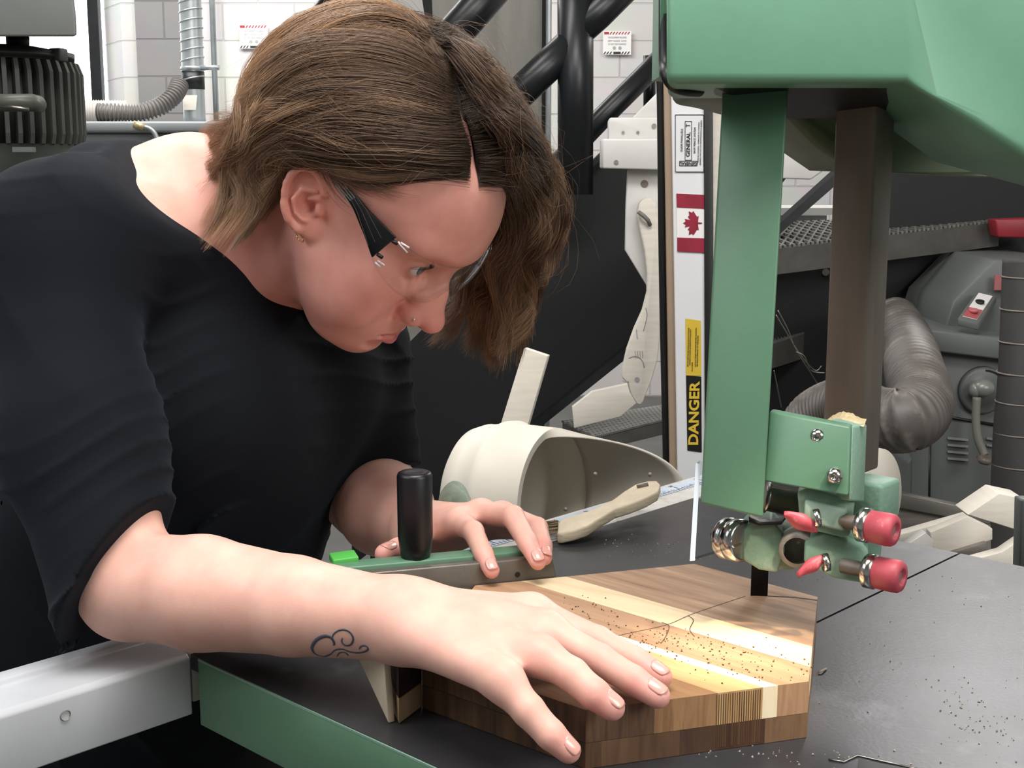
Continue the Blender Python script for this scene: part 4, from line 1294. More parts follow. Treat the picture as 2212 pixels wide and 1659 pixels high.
MB().ball(PY(2123, 838, YM - .035), (.022, .02, .017), 20).build('lever_hub', pmat('worn_grey', '#8a8c88', .35, .2), mc)
MB().ball(PY(2106, 842, YM - .035), (.012, .014, .014), 16).build('lever_hub', pmat('worn_grey', '#8a8c88', .35, .2), mc)
MB().tube(bez([PY(2110, 858, YM - .05), PY(2108, 905, YM - .055), PY(2112, 945, YM - .06), PY(2122, 972, YM - .065), PY(2128, 984, YM - .07)], 20), .0078, 12).build('lever', pmat('lever_grey', '#77776f', .5), mc)
MB().lathe(PY(2128, 992, YM - .08), (0.1, -.2, 1), [(-.008, .010), (0, .016), (.006, .010)], 24).build('lever_knob', 'steel_dark', mc)
for k in range(4):
    for (u, w_) in ((2070, 44), (2142, 20)):
        if u == 2142 and k > 1: continue
        v = 944 + k * 14.5
        MB().prism([PY(u - w_ / 2, v, YM - .001), PY(u + w_ / 2, v + 4, YM - .001), PY(u + w_ / 2, v + 9, YM - .009), PY(u - w_ / 2, v + 5, YM - .009)], (0, .004, 0)).build('louvre', pmat('louvre_grey', '#7f8280', .5), mc)
# start / stop switch box lying on the ledge
sb = MB()
q = [PY(2068, 703, YM - .02), PY(2113, 714, YM - .02), PY(2152, 655, YM + .10), PY(2108, 645, YM + .10)]
s_o = sb.prism(q, (0, 0, .014)).build('switch_box', 'machine_grey', mc, bevel=.002)
def onq(s, t_): return q[0].lerp(q[1], s).lerp(q[3].lerp(q[2], s), t_)
MB().prism([onq(s, t_) + Vector((0, 0, .0145)) for s, t_ in ((.16, .08), (.84, .08), (.84, .95), (.16, .95))], (0, 0, .001)).build('face_label', pmat('switch_white', '#d9d7d4', .5), s_o)
MB().prism([onq(s, t_) + Vector((0, 0, .0158)) for s, t_ in ((.16, .08), (.84, .08), (.84, .40), (.16, .40))], (0, 0, .0004)).build('red_field', pmat('switch_red_field', '#a04a4e', .5), s_o)
MB().cyl(onq(.5, .27) + Vector((0, 0, .016)), onq(.5, .27) + Vector((0, -.001, .022)), .0085).build('stop_button', pmat('stop_red', '#b86064', .5), s_o)
MB().cyl(onq(.5, .62) + Vector((0, 0, .016)), onq(.5, .62) + Vector((0, -.001, .020)), .0085).build('start_button', 'rubber', s_o)
MB().box(PY(2170, 610, YM + .1), (.04, .004, .03)).build('warning_plate', pmat('warn_red', '#9a5a5a', .5), mc)
# ribbed duct at the right edge
dd = MB()
cu = [PY(2222, 560, 2.15), PY(2212, 800, 2.13), PY(2200, 950, 2.12), PY(2190, 1200, 2.1)]
cu = bez(cu, 40)
dd.tube(cu, 54 * 2.12 / FOC, 40)
du = thing('dust_duct', PY(2190, 1200, 2.1), 'dark ribbed upright duct at the right edge beside the cabinet', 'duct')
dd.build('duct_wall', 'hose_dark', du)
for v in (598, 668, 738, 805, 868, 935, 1004, 1068):
    f_ = (v - 560) / 640
    cc = PY(2222 - 32 * f_, v, 2.15 - .05 * f_)
    rr_ = 54.5 * 2.12 / FOC
    MB().tube([cc + Vector((rr_ * math.cos(2 * PI * k / 36), rr_ * math.sin(2 * PI * k / 36), 0)) for k in range(37)], .0016, 6).build('rib', 'steel_dark', du)
# rack of offcuts
YO = 1.75

rk = thing('lumber_tray', PY(2000, 1150, YO + .2), 'steel edged wooden tray holding offcuts behind the saw table', 'tray')
MB().prism([PY(u, v, YO + .15) for u, v in [(1930, 1062), (2140, 1106), (2140, 1134), (1930, 1096)]], (0, .02, 0)).build('steel_edge', pmat('edge_steel', '#77746f', .4, .4), rk, bevel=.002)
MB().prism([PY(u, v, YO + .16) for u, v in [(1925, 1095), (2140, 1133), (2140, 1300), (1925, 1300)]], (0, .02, 0)).build('tray_board', 'grey_wood', rk)
def off(name, uv, y, th, mat, label, ext=None):
    o_ = MB().prism([PY(u, v, y) for u, v in uv], ext or (0, th, 0)).build(name, mat, bevel=.001)
    return single(o_, label, 'wood offcut', 'offcuts in the tray behind the saw')
for (u_, dy_) in ((1932, .16), (2138, .16)):
    p_ = PY(u_, 1200, YO + dy_)
    MB().box((p_.x, YO + .2, p_.z / 2), (.03, .06, p_.z)).build('leg', 'steel_dark', rk)
off('wood_offcut', [(1925, 1160), (2090, 1113), (2092, 1120), (1930, 1180)], YO + .06, .02, 'white_wood', 'long thin pale offcut topmost against the tray edge')
off('wood_offcut', [(2010, 1150), (2090, 1116), (2144, 1142), (2144, 1166), (2038, 1200), (2016, 1195)], YO + .02, .02, 'white_wood', 'broad pale board end in the middle of the tray')
off('wood_offcut', [(1945, 1186), (2000, 1150), (2018, 1170), (2012, 1200)], YO - .01, .02, 'white_paint', 'short pale scrap nearest the red knobs')
off('wood_offcut', [(2038, 1200), (2132, 1172), (2130, 1205), (2080, 1225)], YO + .01, .02, 'grey_wood', 'grey brown weathered offcut below the broad pale board')
off('wood_offcut', [(2090, 1112), (2158, 1066), (2214, 1078), (2214, 1150)], YO - .1, .02, 'white_wood', 'square plywood panel on top at the right edge of the tray', (0.0, .05, .0))
off('wood_offcut', [(2092, 1212), (2165, 1192), (2212, 1160), (2240, 1230), (2120, 1230)], YO - .12, .02, 'white_wood', 'pale crossed offcuts lowest at the right corner')
o = MB().prism([PY(u, v, 1.3) for u, v in [(2206, 1080), (2230, 1080), (2230, 1240), (2202, 1238)]], (0, .02, 0)).build('machine_edge', 'machine_grey', bevel=.002)
single(o, 'dark grey vertical steel edge at the right border above the saw table', 'bracket')
c = PY(1890, 1065, 1.7)
o = MB().lathe(c, (.25, -1, .05), [(0, .001), (0, 54 * 1.7 / FOC * .98), (.004, 54 * 1.7 / FOC), (.012, 54 * 1.7 / FOC), (.016, .002)], 60).build('sanding_disc', pmat('disc_cream', '#bcb5aa', .6, var=.06))
dsc = thing('sanding_disc', Vector((c.x, c.y + .06, 0)), 'pale upright disc half hidden behind the guide post', 'disc')
o.name = 'disc_plate'
o.matrix_world = Matrix.Translation(c) @ Matrix.Diagonal((1, 1, 1.9, 1)) @ Matrix.Translation(-c)
o.parent = dsc
o.matrix_parent_inverse = wmat(dsc).inverted()
MB().box((c.x, c.y + .06, c.z / 2), (.05, .08, c.z)).build('pedestal', 'machine_grey', dsc, bevel=.003)
t = thing('tied_wires', PY(1730, 800, 2.5), 'thin bent wires hanging beside the green blade guard', 'wire')
for pts_ in ([(1680, 670), (1702, 712), (1718, 752), (1748, 800), (1770, 835)], [(1676, 680), (1700, 720), (1728, 765), (1760, 800), (1775, 790)], [(1720, 760), (1738, 770), (1752, 800), (1782, 806)], [(1672, 800), (1680, 840), (1688, 880)]):
    MB().tube(bez([PY(u, v, 2.4) for u, v in pts_], 24), .0012, 6).build('strand', 'steel', t)
# ------------------------------------------------------------------ soft-body modelling: distance fields turned into one skin
class Field:
    def __init__(self):
        self.ops = []

    def op(self, mode, fn, c, R, k):
        self.ops.append((mode, fn, np.array(c, float), float(R), float(k)))

    def ball(self, c, r, k=0.01, mode='u'):
        c = np.array(c, float)
        self.op(mode, lambda p: np.linalg.norm(p - c, axis=1) - r, c, r, k)

    def ell(self, c, r, k=0.01, mode='u', rot=None, fr=None):
        """ellipsoid; rot rows = local axes; fr = (origin, 3x3 columns) frame the numbers are given in"""
        c, r = np.array(c, float), np.array(r, float)
        A = np.eye(3) if rot is None else np.array(rot, float)
        if fr is not None:
            c = fr[0] + fr[1] @ c
            A = A @ fr[1].T

        def fn(p):
            q = (p - c) @ A.T
            k0 = np.linalg.norm(q / r, axis=1)
            k1 = np.linalg.norm(q / (r * r), axis=1)
            return k0 * (k0 - 1) / np.maximum(k1, 1e-9)
        self.op(mode, fn, c, r.max(), k)

    def cone(self, a, b, ra, rb, k=0.01, mode='u', fr=None, flat=None):
        a, b = np.array(a, float), np.array(b, float)
        if fr is not None:
            a, b = fr[0] + fr[1] @ a, fr[0] + fr[1] @ b
        ab = b - a
        L2 = ab @ ab
        if flat is not None:
            n = np.array(flat[0], float)
            if fr is not None: n = fr[1] @ n
            n /= np.linalg.norm(n)
            sc = flat[1]

        def fn(p):
            d = p - a
            t = np.clip(d @ ab / L2, 0, 1)
            q = d - t[:, None] * ab
            if flat is not None:
                h = q @ n
                q = q + np.outer(h * (1 / sc - 1), n)
                return (np.linalg.norm(q, axis=1) - (ra + (rb - ra) * t)) * (sc if sc < 1 else 1)
            return np.linalg.norm(q, axis=1) - (ra + (rb - ra) * t)
        m = max(ra, rb) * (max(1, flat[1]) if flat is not None else 1)
        self.op(mode, fn, (a + b) / 2, np.sqrt(L2) / 2 + m, k)

    def chain(self, pts, rs, k=0.006, mode='u', fr=None):
        for i in range(len(pts) - 1):
            self.cone(pts[i], pts[i + 1], rs[i], rs[i + 1], k if (i == 0 or mode == 's') else min(k, 0.0012), mode, fr)

    def ev(self, p, c=None, R=None):
        d = np.full(len(p), 1.0)
        for mode, fn, oc, oR, k in self.ops:
            if c is not None and np.linalg.norm(oc - c) > oR + R + k + 0.012:
                continue
            e = fn(p)
            if mode == 'u':
                h = np.maximum(k - np.abs(d - e), 0) / max(k, 1e-6)
                d = np.minimum(d, e) - h * h * k * 0.25
            elif mode == 's':
                e = -e
                h = np.maximum(k - np.abs(d - e), 0) / max(k, 1e-6)
                d = np.maximum(d, e) + h * h * k * 0.25
            elif mode == 'd':
                d = d + e
        return d

    def mesh(self, lo, hi, h, B=16):
        lo, hi = np.array(lo, float), np.array(hi, float)
        n = np.ceil((hi - lo) / (h * B)).astype(int)
        ii = np.stack(np.meshgrid(*[np.arange(x) for x in n], indexing='ij'), -1).reshape(-1, 3)
        cen = lo + (ii + 0.5) * h * B
        half = h * B * 0.5 * math.sqrt(3)
        dc = np.concatenate([self.ev(cen[i:i + 20000]) for i in range(0, len(cen), 20000)])
        act = ii[np.abs(dc) < half * 1.7 + 0.012]
        NX = n * B + 2
        S = np.array([1, NX[0], NX[0] * NX[1]], dtype=np.int64)
        g = np.stack(np.meshgrid(*[np.arange(B + 1)] * 3, indexing='ij'), -1).reshape(-1, 3)
        corner = [(0, 0, 0), (1, 0, 0), (0, 1, 0), (1, 1, 0), (0, 0, 1), (1, 0, 1), (0, 1, 1), (1, 1, 1)]
        edges = [(0, 1), (2, 3), (4, 5), (6, 7), (0, 2), (1, 3), (4, 6), (5, 7), (0, 4), (1, 5), (2, 6), (3, 7)]
        cid, cpos, qs = [], [], []
        for b in act:
            base = b * B
            p = lo + (base + g) * h
            c = lo + (base + B / 2) * h
            D = self.ev(p, c, half)
            if D.min() > 0 or D.max() < 0: continue
            D = D.reshape(B + 1, B + 1, B + 1)
            V = [D[x:B + x, y:B + y, z:B + z] for x, y, z in corner]
            neg = [v < 0 for v in V]
            cnt = sum(x.astype(np.int8) for x in neg)
            m = (cnt > 0) & (cnt < 8)
            if not m.any(): continue
            idx = np.argwhere(m)
            vv = np.stack([v[m] for v in V], 1)
            acc = np.zeros((len(idx), 3))
            num = np.zeros(len(idx))
            for e0, e1 in edges:
                a, b_ = vv[:, e0], vv[:, e1]
                cr = (a < 0) != (b_ < 0)
                t = np.where(cr, a / np.where(cr, a - b_, 1), 0)
                c0, c1 = np.array(corner[e0], float), np.array(corner[e1], float)
                acc += np.where(cr[:, None], c0 + t[:, None] * (c1 - c0), 0)
                num += cr
            gi = idx + base
            cid.append((gi * S).sum(1))
            cpos.append(lo + (gi + acc / num[:, None]) * h)
            # edges owned by the block's nodes
            N0 = D[:B, :B, :B] < 0
            for ax in range(3):
                sl = [slice(0, B)] * 3
                sl[ax] = slice(1, B + 1)
                N1 = D[tuple(sl)] < 0
                w = np.argwhere(N0 != N1)
                if len(w):
                    s = N0[tuple(w.T)]
                    gg = w + base
                    u, v = (ax + 1) % 3, (ax + 2) % 3
                    eu, ev_ = np.zeros(3, int), np.zeros(3, int)
                    eu[u] = 1
                    ev_[v] = 1
                    q = np.stack([((gg - eu - ev_) * S).sum(1), ((gg - ev_) * S).sum(1), (gg * S).sum(1), ((gg - eu) * S).sum(1)], 1)
                    q[~s] = q[~s][:, ::-1]
                    qs.append(q)
        cid = np.concatenate(cid)
        cpos = np.concatenate(cpos)
        o = np.argsort(cid)
        cid, cpos = cid[o], cpos[o]
        q = np.concatenate(qs)
        k = np.searchsorted(cid, q)
        k[k >= len(cid)] = 0
        ok = (cid[k] == q).all(1)
        return cpos, k[ok]


def relax(v, f, it=2, lam=0.5):
    e = np.concatenate([f[:, [0, 1]], f[:, [1, 2]], f[:, [2, 3]], f[:, [3, 0]]])
    for _ in range(it):
        s = np.zeros_like(v)
        n = np.zeros(len(v))
        np.add.at(s, e[:, 0], v[e[:, 1]])
        np.add.at(s, e[:, 1], v[e[:, 0]])
        np.add.at(n, e[:, 0], 1)
        np.add.at(n, e[:, 1], 1)
        v = v + lam * (s / np.maximum(n, 1)[:, None] - v)
    return v


def np_mesh(name, v, f, mat, parent=None, cols=None, smooth=True):
    me = bpy.data.meshes.new(name)
    nv, nf = len(v), len(f)
    k = f.shape[1]
    me.vertices.add(nv)
    me.vertices.foreach_set('co', np.asarray(v, np.float32).ravel())
    me.loops.add(nf * k)
    me.loops.foreach_set('vertex_index', np.asarray(f, np.int32).ravel())
    me.polygons.add(nf)
    me.polygons.foreach_set('loop_start', np.arange(0, nf * k, k, dtype=np.int32))
    me.polygons.foreach_set('loop_total', np.full(nf, k, np.int32))
    me.polygons.foreach_set('use_smooth', np.full(nf, smooth))
    me.update(calc_edges=True)
    me.validate()
    if cols is not None:
        for an, c in cols.items():
            at_ = me.color_attributes.new(an, 'FLOAT_COLOR', 'POINT')
            c4 = np.ones((nv, 4), np.float32)
            c4[:, :3] = c
            at_.data.foreach_set('color', c4.ravel())
    me.materials.append(M[mat] if isinstance(mat, str) else mat)
    o = bpy.data.objects.new(name, me)
    COL.objects.link(o)
    if parent is not None:
        o.parent = parent
        o.matrix_parent_inverse = wmat(parent).inverted()
    return o


def arr(x): return np.array(x, float)
def wob(p, f, s=0.0):
    """cheap smooth noise in -1..1"""
    return (np.sin(p[:, 0] * f + 1.3 + s + 1.7 * np.sin(p[:, 1] * f * 0.7 + s)) + np.sin(p[:, 1] * f * 1.1 + 2.1 * s + 1.5 * np.sin(p[:, 2] * f * 0.8)) + np.sin(p[:, 2] * f * 0.9 + 0.5 + 1.6 * np.sin(p[:, 0] * f * 0.6 + s))) / 3
# ------------------------------------------------------------------ the person
HO = arr(CAM) + arr((-0.12721251, 1.12416227, -0.03169866))      # between the ear openings
HM = np.array([[0.66810559, 0.4929287, 0.55736543], [-0.33792597, 0.86838467, -0.36292437], [-0.66290343, 0.05412354, 0.74674606]])
HF = (HO, HM)
def hp(x, y, z): return HO + HM @ np.array((x, y, z), float)      # head coordinates: x forward, y her left, z up
def A3(u, v, d): return arr(P(u, v, d))
def Z3(u, v, z): return arr(TZ(u, v, z))

person = thing('person', Vector((-0.30, 1.38, 0.0)), 'person in black top and safety glasses leaning over the saw table, hand on the blank', 'person')
S_R, E_R, W_R = A3(112, 528, 1.04), A3(285, 1252, .955), A3(872, 1342, .848)
S_L, E_L, W_L = A3(720, 560, 1.34), A3(808, 1082, 1.31), A3(915, 1150, 1.165)
NB = A3(420, 430, 1.16)

def body_ops(F, infl=0.0, arms=True):
    i = infl
    F.cone(S_R + [0.02, 0.02, -0.01], S_L, .058 + i, .058 + i, .05)
    F.cone(NB + arr((0, 0, -.014)), S_R, .042 + i, .051 + i, .04)
    F.cone(A3(400, 420, 1.16), A3(215, 408, 1.12), .040 + i, .036 + i, .03)
    F.cone(NB, S_L, .046 + i, .055 + i, .04)
    # rib cage, bust, waist, hips
    F.ell(A3(400, 720, 1.24), (.150 + i, .125 + i, .165 + i), .05)
    F.ell(A3(400, 950, 1.22), (.135 + i, .125 + i, .13 + i), .05)
    F.ell(A3(630, 840, 1.27), (.085 + i, .08 + i, .080 + i), .05)
    F.ell(A3(430, 900, 1.14), (.080 + i, .075 + i, .085 + i), .05)
    F.ell(A3(455, 1080, 1.33), (.110 + i, .11 + i, .13 + i), .06)
    F.cone(A3(380, 1050, 1.33), A3(330, 1500, 1.42), .135 + i, .125 + i, .05)
    F.cone(A3(250, 1150, 1.38), A3(130, 1500, 1.50), .135 + i, .15 + i, .06)
    F.ell(A3(230, 1680, 1.50), (.215 + i, .15 + i, .17 + i), .05)

Fb = Field()
body_ops(Fb, -0.004)
# neck
nk = hp(-0.032, 0, -0.035)
Fb.cone(nk, NB, .052, .050, .03)
Fb.cone(hp(0.012, 0, -0.065), A3(590, 560, 1.15), .036, .030, .03)
# sternomastoid cord and collar bone
Fb.cone(hp(-0.010, -.050, -0.030), A3(560, 640, 1.16), .013, .010, .02)
# upper arms
Fb.cone(S_R, E_R + (S_R - E_R) * .12, .048, .031, .03)
Fb.cone(S_L, E_L, .050, .040, .03)
# right forearm: fuller below the elbow, flattening to the wrist
m1 = E_R + (W_R - E_R) * .28
m2 = E_R + (W_R - E_R) * .62
Fb.ell(E_R + arr((-0.002, 0, -0.006)), (.036, .037, .038), .02)
Fb.cone(E_R + arr((-.002, 0, -.004)), m1 + arr((0, 0, -.002)), .0380, .0405, .010)
Fb.cone(m1 + arr((0, 0, -.002)), m2 + arr((0, 0, -.001)), .0405, .0335, .006)
Fb.cone(m2 + arr((0, 0, -.001)), W_R, .0335, .0262, .006)
# left forearm
m1 = E_L + (W_L - E_L) * .35
Fb.cone(E_L, m1 + arr((-.004, 0, .002)), .0405, .0425, .02)
Fb.cone(m1 + arr((-.004, 0, .002)), W_L, .0425, .0255, .02)

# ---- head
f = HF
H = Fb
H.ell((-.014, 0, .050), (.100, .078, .089), .02, fr=f)
H.ell((.034, 0, .058), (.071, .067, .062), .02, fr=f)
H.ell((.060, 0, .040), (.042, .050, .034), .025, fr=f)
H.ell((-.035, 0, .01), (.068, .064, .058), .025, fr=f)
H.ell((.031, 0, -.010), (.058, .062, .062), .025, fr=f)
H.ell((.040, 0, -.054), (.045, .047, .036), .025, fr=f)
for s in (-1, 1):
    H.ell((.060, s * .040, -.014), (.026, .024, .022), .02, fr=f)              # cheekbone
    H.ell((.050, s * .040, -.044), (.034, .026, .036), .02, fr=f)              # full cheek
    H.cone((.017, s * .048, -.034), (.048, s * .026, -.082), .0180, .0175, .02, fr=f)
    H.cone((.092, s * .012, .034), (.082, s * .040, .037), .0095, .009, .016, fr=f)   # brow
H.ell((.060, 0, -.091), (.021, .025, .018), .016, fr=f)                         # chin
H.ell((.059, 0, -.094), (.0175, .014, .0155), .012, fr=f)
H.ell((.042, 0, -.082), (.030, .032, .016), .025, fr=f)
H.ell((.067, 0, -.064), (.024, .029, .026), .018, fr=f)                         # mouth mound
EC = (.0788, .0290, .0135)
EYE_R = .0130
# sockets
for s in (-1, 1):
    H.ell((.098, s * .032, .014), (.016, .019, .013), .014, 's', fr=f)
for s in (-1, 1):
    H.ell((EC[0], s * EC[1], EC[2]), (.0147, .0150, .0146), .005, fr=f)         # lids over the eyeball
    if 0: H.chain([(.0925, s * .0145, EC[2] - .004), (.0935, s * .026, EC[2] - .0100), (.0865, s * .0425, EC[2] - .0055)], [.0012, .0018, .0012], .004, fr=f)   # lower lid rim
    if 0: H.chain([(.0935, s * .0150, EC[2] - .001), (.0960, s * .026, EC[2] + .0065), (.0875, s * .0430, EC[2] + .0005)], [.0012, .0016, .0012], .0025, fr=f)   # upper lid rim
    H.ell((.0955, s * .0280, EC[2] - .0018), (.0135, .0155, .0068), .0012, 's', fr=f)    # opening
# nose
H.cone((.0865, 0, .022), (.101, 0, -.008), .0078, .0088, .012, fr=f)
H.cone((.101, 0, -.008), (.1125, 0, -.028), .0088, .0098, .008, fr=f)
H.ell((.1135, 0, -.0305), (.0100, .0096, .0090), .006, fr=f)
for s in (-1, 1):
    H.ell((.0985, s * .0130, -.0350), (.0118, .0066, .0084), .0045, fr=f)
    H.cone((.095, s * .009, -.012), (.102, s * .008, -.026), .008, .007, .010, fr=f)
H.cone((.1125, 0, -.036), (.096, 0, -.0425), .0048, .0052, .005, fr=f)          # columella
for s in (-1, 1):
    H.ell((.1035, s * .0072, -.0425), (.0065, .0034, .0050), .003, 's', fr=f)
    H.cone((.0865, s * .0205, -.030), (.0875, s * .0175, -.044), .0022, .0018, .005, 's', fr=f)  # wing crease
# lips
for s in (-1, 1):
    H.chain([(0.0910, s * .0035, -0.0610), (0.0880, s * .012, -0.0635), (0.0775, s * .0235, -0.0680)], [.0036, .0034, .0015], .005, fr=f)
    H.chain([(0.0900, 0, -0.0720), (0.0860, s * .011, -0.0723), (0.0770, s * .0225, -0.0700)], [.0052, .0044, .0015], .006, fr=f)
    H.chain([(0.0960, 0, -0.0663), (0.0920, s * .011, -0.0669), (0.0825, s * .0205, -0.0683), (0.0780, s * .0262, -0.0695)], [.0014, .0014, .0014, .0011], .0024, 's', fr=f)
H.cone((.1005, 0, -.044), (.1000, 0, -.052), .0018, .0018, .005, 's', fr=f)     # philtrum
H.cone((.086, -.012, -.0825), (.086, .012, -.0825), .0030, .0030, .010, 's', fr=f)   # below the lower lip

# ---- ears
def ear(s):
    # ear plane axes in head coordinates
    t = math.radians(28)
    upv = arr((-math.sin(t), s * 0.10, math.cos(t)))
    upv /= np.linalg.norm(upv)
    fw = arr((math.cos(t), 0, math.sin(t)))
    fl = math.radians(24)
    out = np.cross(upv, fw) * (1 if s < 0 else -1)
    out = out / np.linalg.norm(out)
    if out[1] * s < 0: out = -out
    bk = -fw * math.cos(fl) + out * math.sin(fl)          # towards the back of the ear, flaring out
    nn = out * math.cos(fl) + fw * math.sin(fl)
    c = arr((-.004, s * .0745, .0055))
    def e(x, y, z=0.0):      # x towards the back, y up, z out
        return c + bk * x + upv * y + nn * z
    R = np.array([bk, upv, nn])
    H.ell(e(.006, .002, -.002), (.0165, .0265, .0050), .004, rot=R, fr=f)
    H.ell(e(-.001, -.0215, -.001), (.0095, .0095, .0050), .006, rot=R, fr=f)
    rim = []
    for k in range(13):
        an = math.radians(-55 + k * 22)          # from the front root over the top and down the back
        a_ = math.radians(150 - k * 23)
        rim.append(e(.004 - .0165 * math.cos(math.radians(15 + k * 17.5)) * (1.0), .004 + .0265 * math.sin(math.radians(15 + k * 17.5)), .004))
    H.chain(rim, [.0026 + .0006 * math.sin(PI * k / 12) for k in range(13)], .003, fr=f)
    H.chain([e(.0195, -.004, .003), e(.016, -.014, .0025), e(.008, -.022, .0015)], [.0030, .0036, .0050], .004, fr=f)
    H.ell(e(.003, .0145, .0075), (.0090, .0065, .0045), .0035, 's', rot=R, fr=f)         # scapha hollow
    H.chain([e(-.004, .012, .004), e(.006, .0120, .0048), e(.0118, .003, .0052), e(.009, -.008, .0048), e(.003, -.0135, .004)], [.0018, .0024, .0026, .0026, .0028], .0035, fr=f)
    H.ell(e(.002, -.001, .0065), (.0075, .0098, .0075), .003, 's', rot=R, fr=f)           # concha
    H.ell(e(-.001, -.003, .001), (.0042, .0045, .0060), .003, 's', rot=R, fr=f)
    H.ell(e(-.0085, -.004, .0035), (.0032, .0052, .0034), .004, rot=R, fr=f)              # tragus
    H.cone(e(-.0075, .006, .003), e(.001, .0045, .0030), .0022, .0012, .003, fr=f)        # helix root
    return e
EAR = {s: ear(s) for s in (-1, 1)}


# ---- hands
NAILS = []
def finger(F, pts, rs, k=.006, nail_up=None, nr=1.0, flex=True):
    pts = [arr(p) for p in pts]
    F.cone(pts[0], pts[1], rs[0], rs[1], k)
    for i in range(1, len(pts) - 1):
        F.cone(pts[i], pts[i + 1], rs[i], rs[i + 1], .0012)
    if nail_up is not None and len(pts) == 4:
        for i in (1, 2):
            F.ball(pts[i] + arr(nail_up) * rs[i] * .09, rs[i] * .92, .003)
    if nail_up is not None:
        d = pts[-1] - pts[-2]
        d /= np.linalg.norm(d)
        n = arr(nail_up) - d * (arr(nail_up) @ d)
        n /= np.linalg.norm(n)
        NAILS.append((pts[-1], d, n, rs[-1] * nr))

BZ = 0.988
WR = W_R
up_ = (0, -.25, 1)
mI, mM, mRg, mP = Z3(1150, 1322, BZ + .030), Z3(1178, 1362, BZ + .031), Z3(1165, 1415, BZ + .030), Z3(1085, 1470, BZ + .024)
for m_, r_, off in ((mI, .0115, (0, .012, .002)), (mM, .0118, (0, .004, .004)), (mRg, .0115, (0, -.006, .002)), (mP, .0112, (0, -.012, -.002))):
    Fb.cone(WR + arr(off), m_, .0165, r_, .018)
Fb.ell((WR + mM) / 2 + arr((.008, 0, -.004)), (.045, .030, .015), .015, rot=[[.97, -.22, 0], [.22, .97, 0], [0, 0, 1]])
finger(Fb, [mI, Z3(1292, 1385, BZ + .021), Z3(1372, 1428, BZ + .014), Z3(1428, 1462, BZ + .0085)], [.0108, .0096, .0088, .0076], .010, up_)
finger(Fb, [mM, Z3(1296, 1426, BZ + .021), Z3(1368, 1470, BZ + .0145), Z3(1421, 1503, BZ + .0085)], [.0110, .0100, .0091, .0080], .010, up_)
finger(Fb, [mRg, Z3(1236, 1458, BZ + .023), Z3(1284, 1500, BZ + .0155), Z3(1322, 1528, BZ + .0085)], [.0110, .0102, .0094, .0082], .010, up_)
finger(Fb, [mP, Z3(1142, 1536, BZ + .011), Z3(1190, 1588, BZ - .000), Z3(1228, 1622, BZ - .009)], [.0108, .0098, .0088, .0076], .010, (0.1, -.45, .9))
# thumb tucked beside the palm on the far side
Fb.chain([WR + arr((.015, .016, -.004)), WR + arr((.050, .036, -.006)), WR + arr((.078, .040, -.014))], [.014, .0115, .0085], .012)
NAILS.append((WR + arr((.078, .040, -.014)), arr((1, .1, -.2)) / np.linalg.norm((1, .1, -.2)), arr((0, .3, 1)) / np.linalg.norm((0, .3, 1)), .0085))

WL = W_L
upl = (0.2, -.6, .8)
lI, lM, lR, lP = A3(990, 1128, 1.098), A3(1040, 1108, 1.105), A3(1085, 1112, 1.125), A3(1095, 1135, 1.145)
for m_, r_ in ((lI, .0105), (lM, .0110), (lR, .0105), (lP, .0100)):
    Fb.cone(WL, m_, .019, r_, .016)
finger(Fb, [lI, A3(1022, 1148, 1.05), A3(1044, 1196, 1.022), A3(1062, 1233, 1.008)], [.0102, .0088, .0078, .0066], .009, (.3, -.9, .35))
finger(Fb, [lM, A3(1108, 1116, 1.055), A3(1140, 1172, 1.025), A3(1162, 1214, 1.010)], [.0108, .0094, .0082, .0068], .009, (.3, -.9, .35))
finger(Fb, [lR, A3(1160, 1140, 1.08), A3(1172, 1180, 1.045), A3(1176, 1205, 1.03)], [.0105, .0090, .0080, .0066], .009, (.3, -.9, .35))
finger(Fb, [lP, A3(1148, 1160, 1.11), A3(1160, 1190, 1.085), A3(1162, 1208, 1.07)], [.0098, .0084, .0074, .0062], .009, (.3, -.9, .35))
finger(Fb, [WL + arr((-.006, -.012, -.008)), A3(895, 1186, 1.085), A3(862, 1188, 1.055), A3(832, 1197, 1.035)], [.0135, .0112, .0100, .0088], .012, (-.2, -.75, .6))

skin_v, skin_f = [], []
RES = float(__import__('os').environ.get('SKIN_RES', '1.0'))
lo = np.minimum.reduce([S_R - .1, hp(0, 0, 0) - .2, A3(250, 1800, 1.45) - .05])
import time as _t
t0 = _t.time()
v, fq = Fb.mesh((-0.56, 0.64, 0.82), (0.24, 1.62, 1.54), 0.0016 * RES)
v = relax(v, fq, 1, .45)
v0_ = v
hm_ = ((v[:, 0] > W_R[0] - .03) & (v[:, 2] < 1.12) & (v[:, 1] < 1.0)) | (np.linalg.norm(v - arr(A3(1050, 1150, 1.06)), axis=1) < .13)
wv_ = relax(v, fq, 5, .5)
v = np.where(hm_[:, None], wv_, v)
print('skin', len(v), _t.time() - t0)

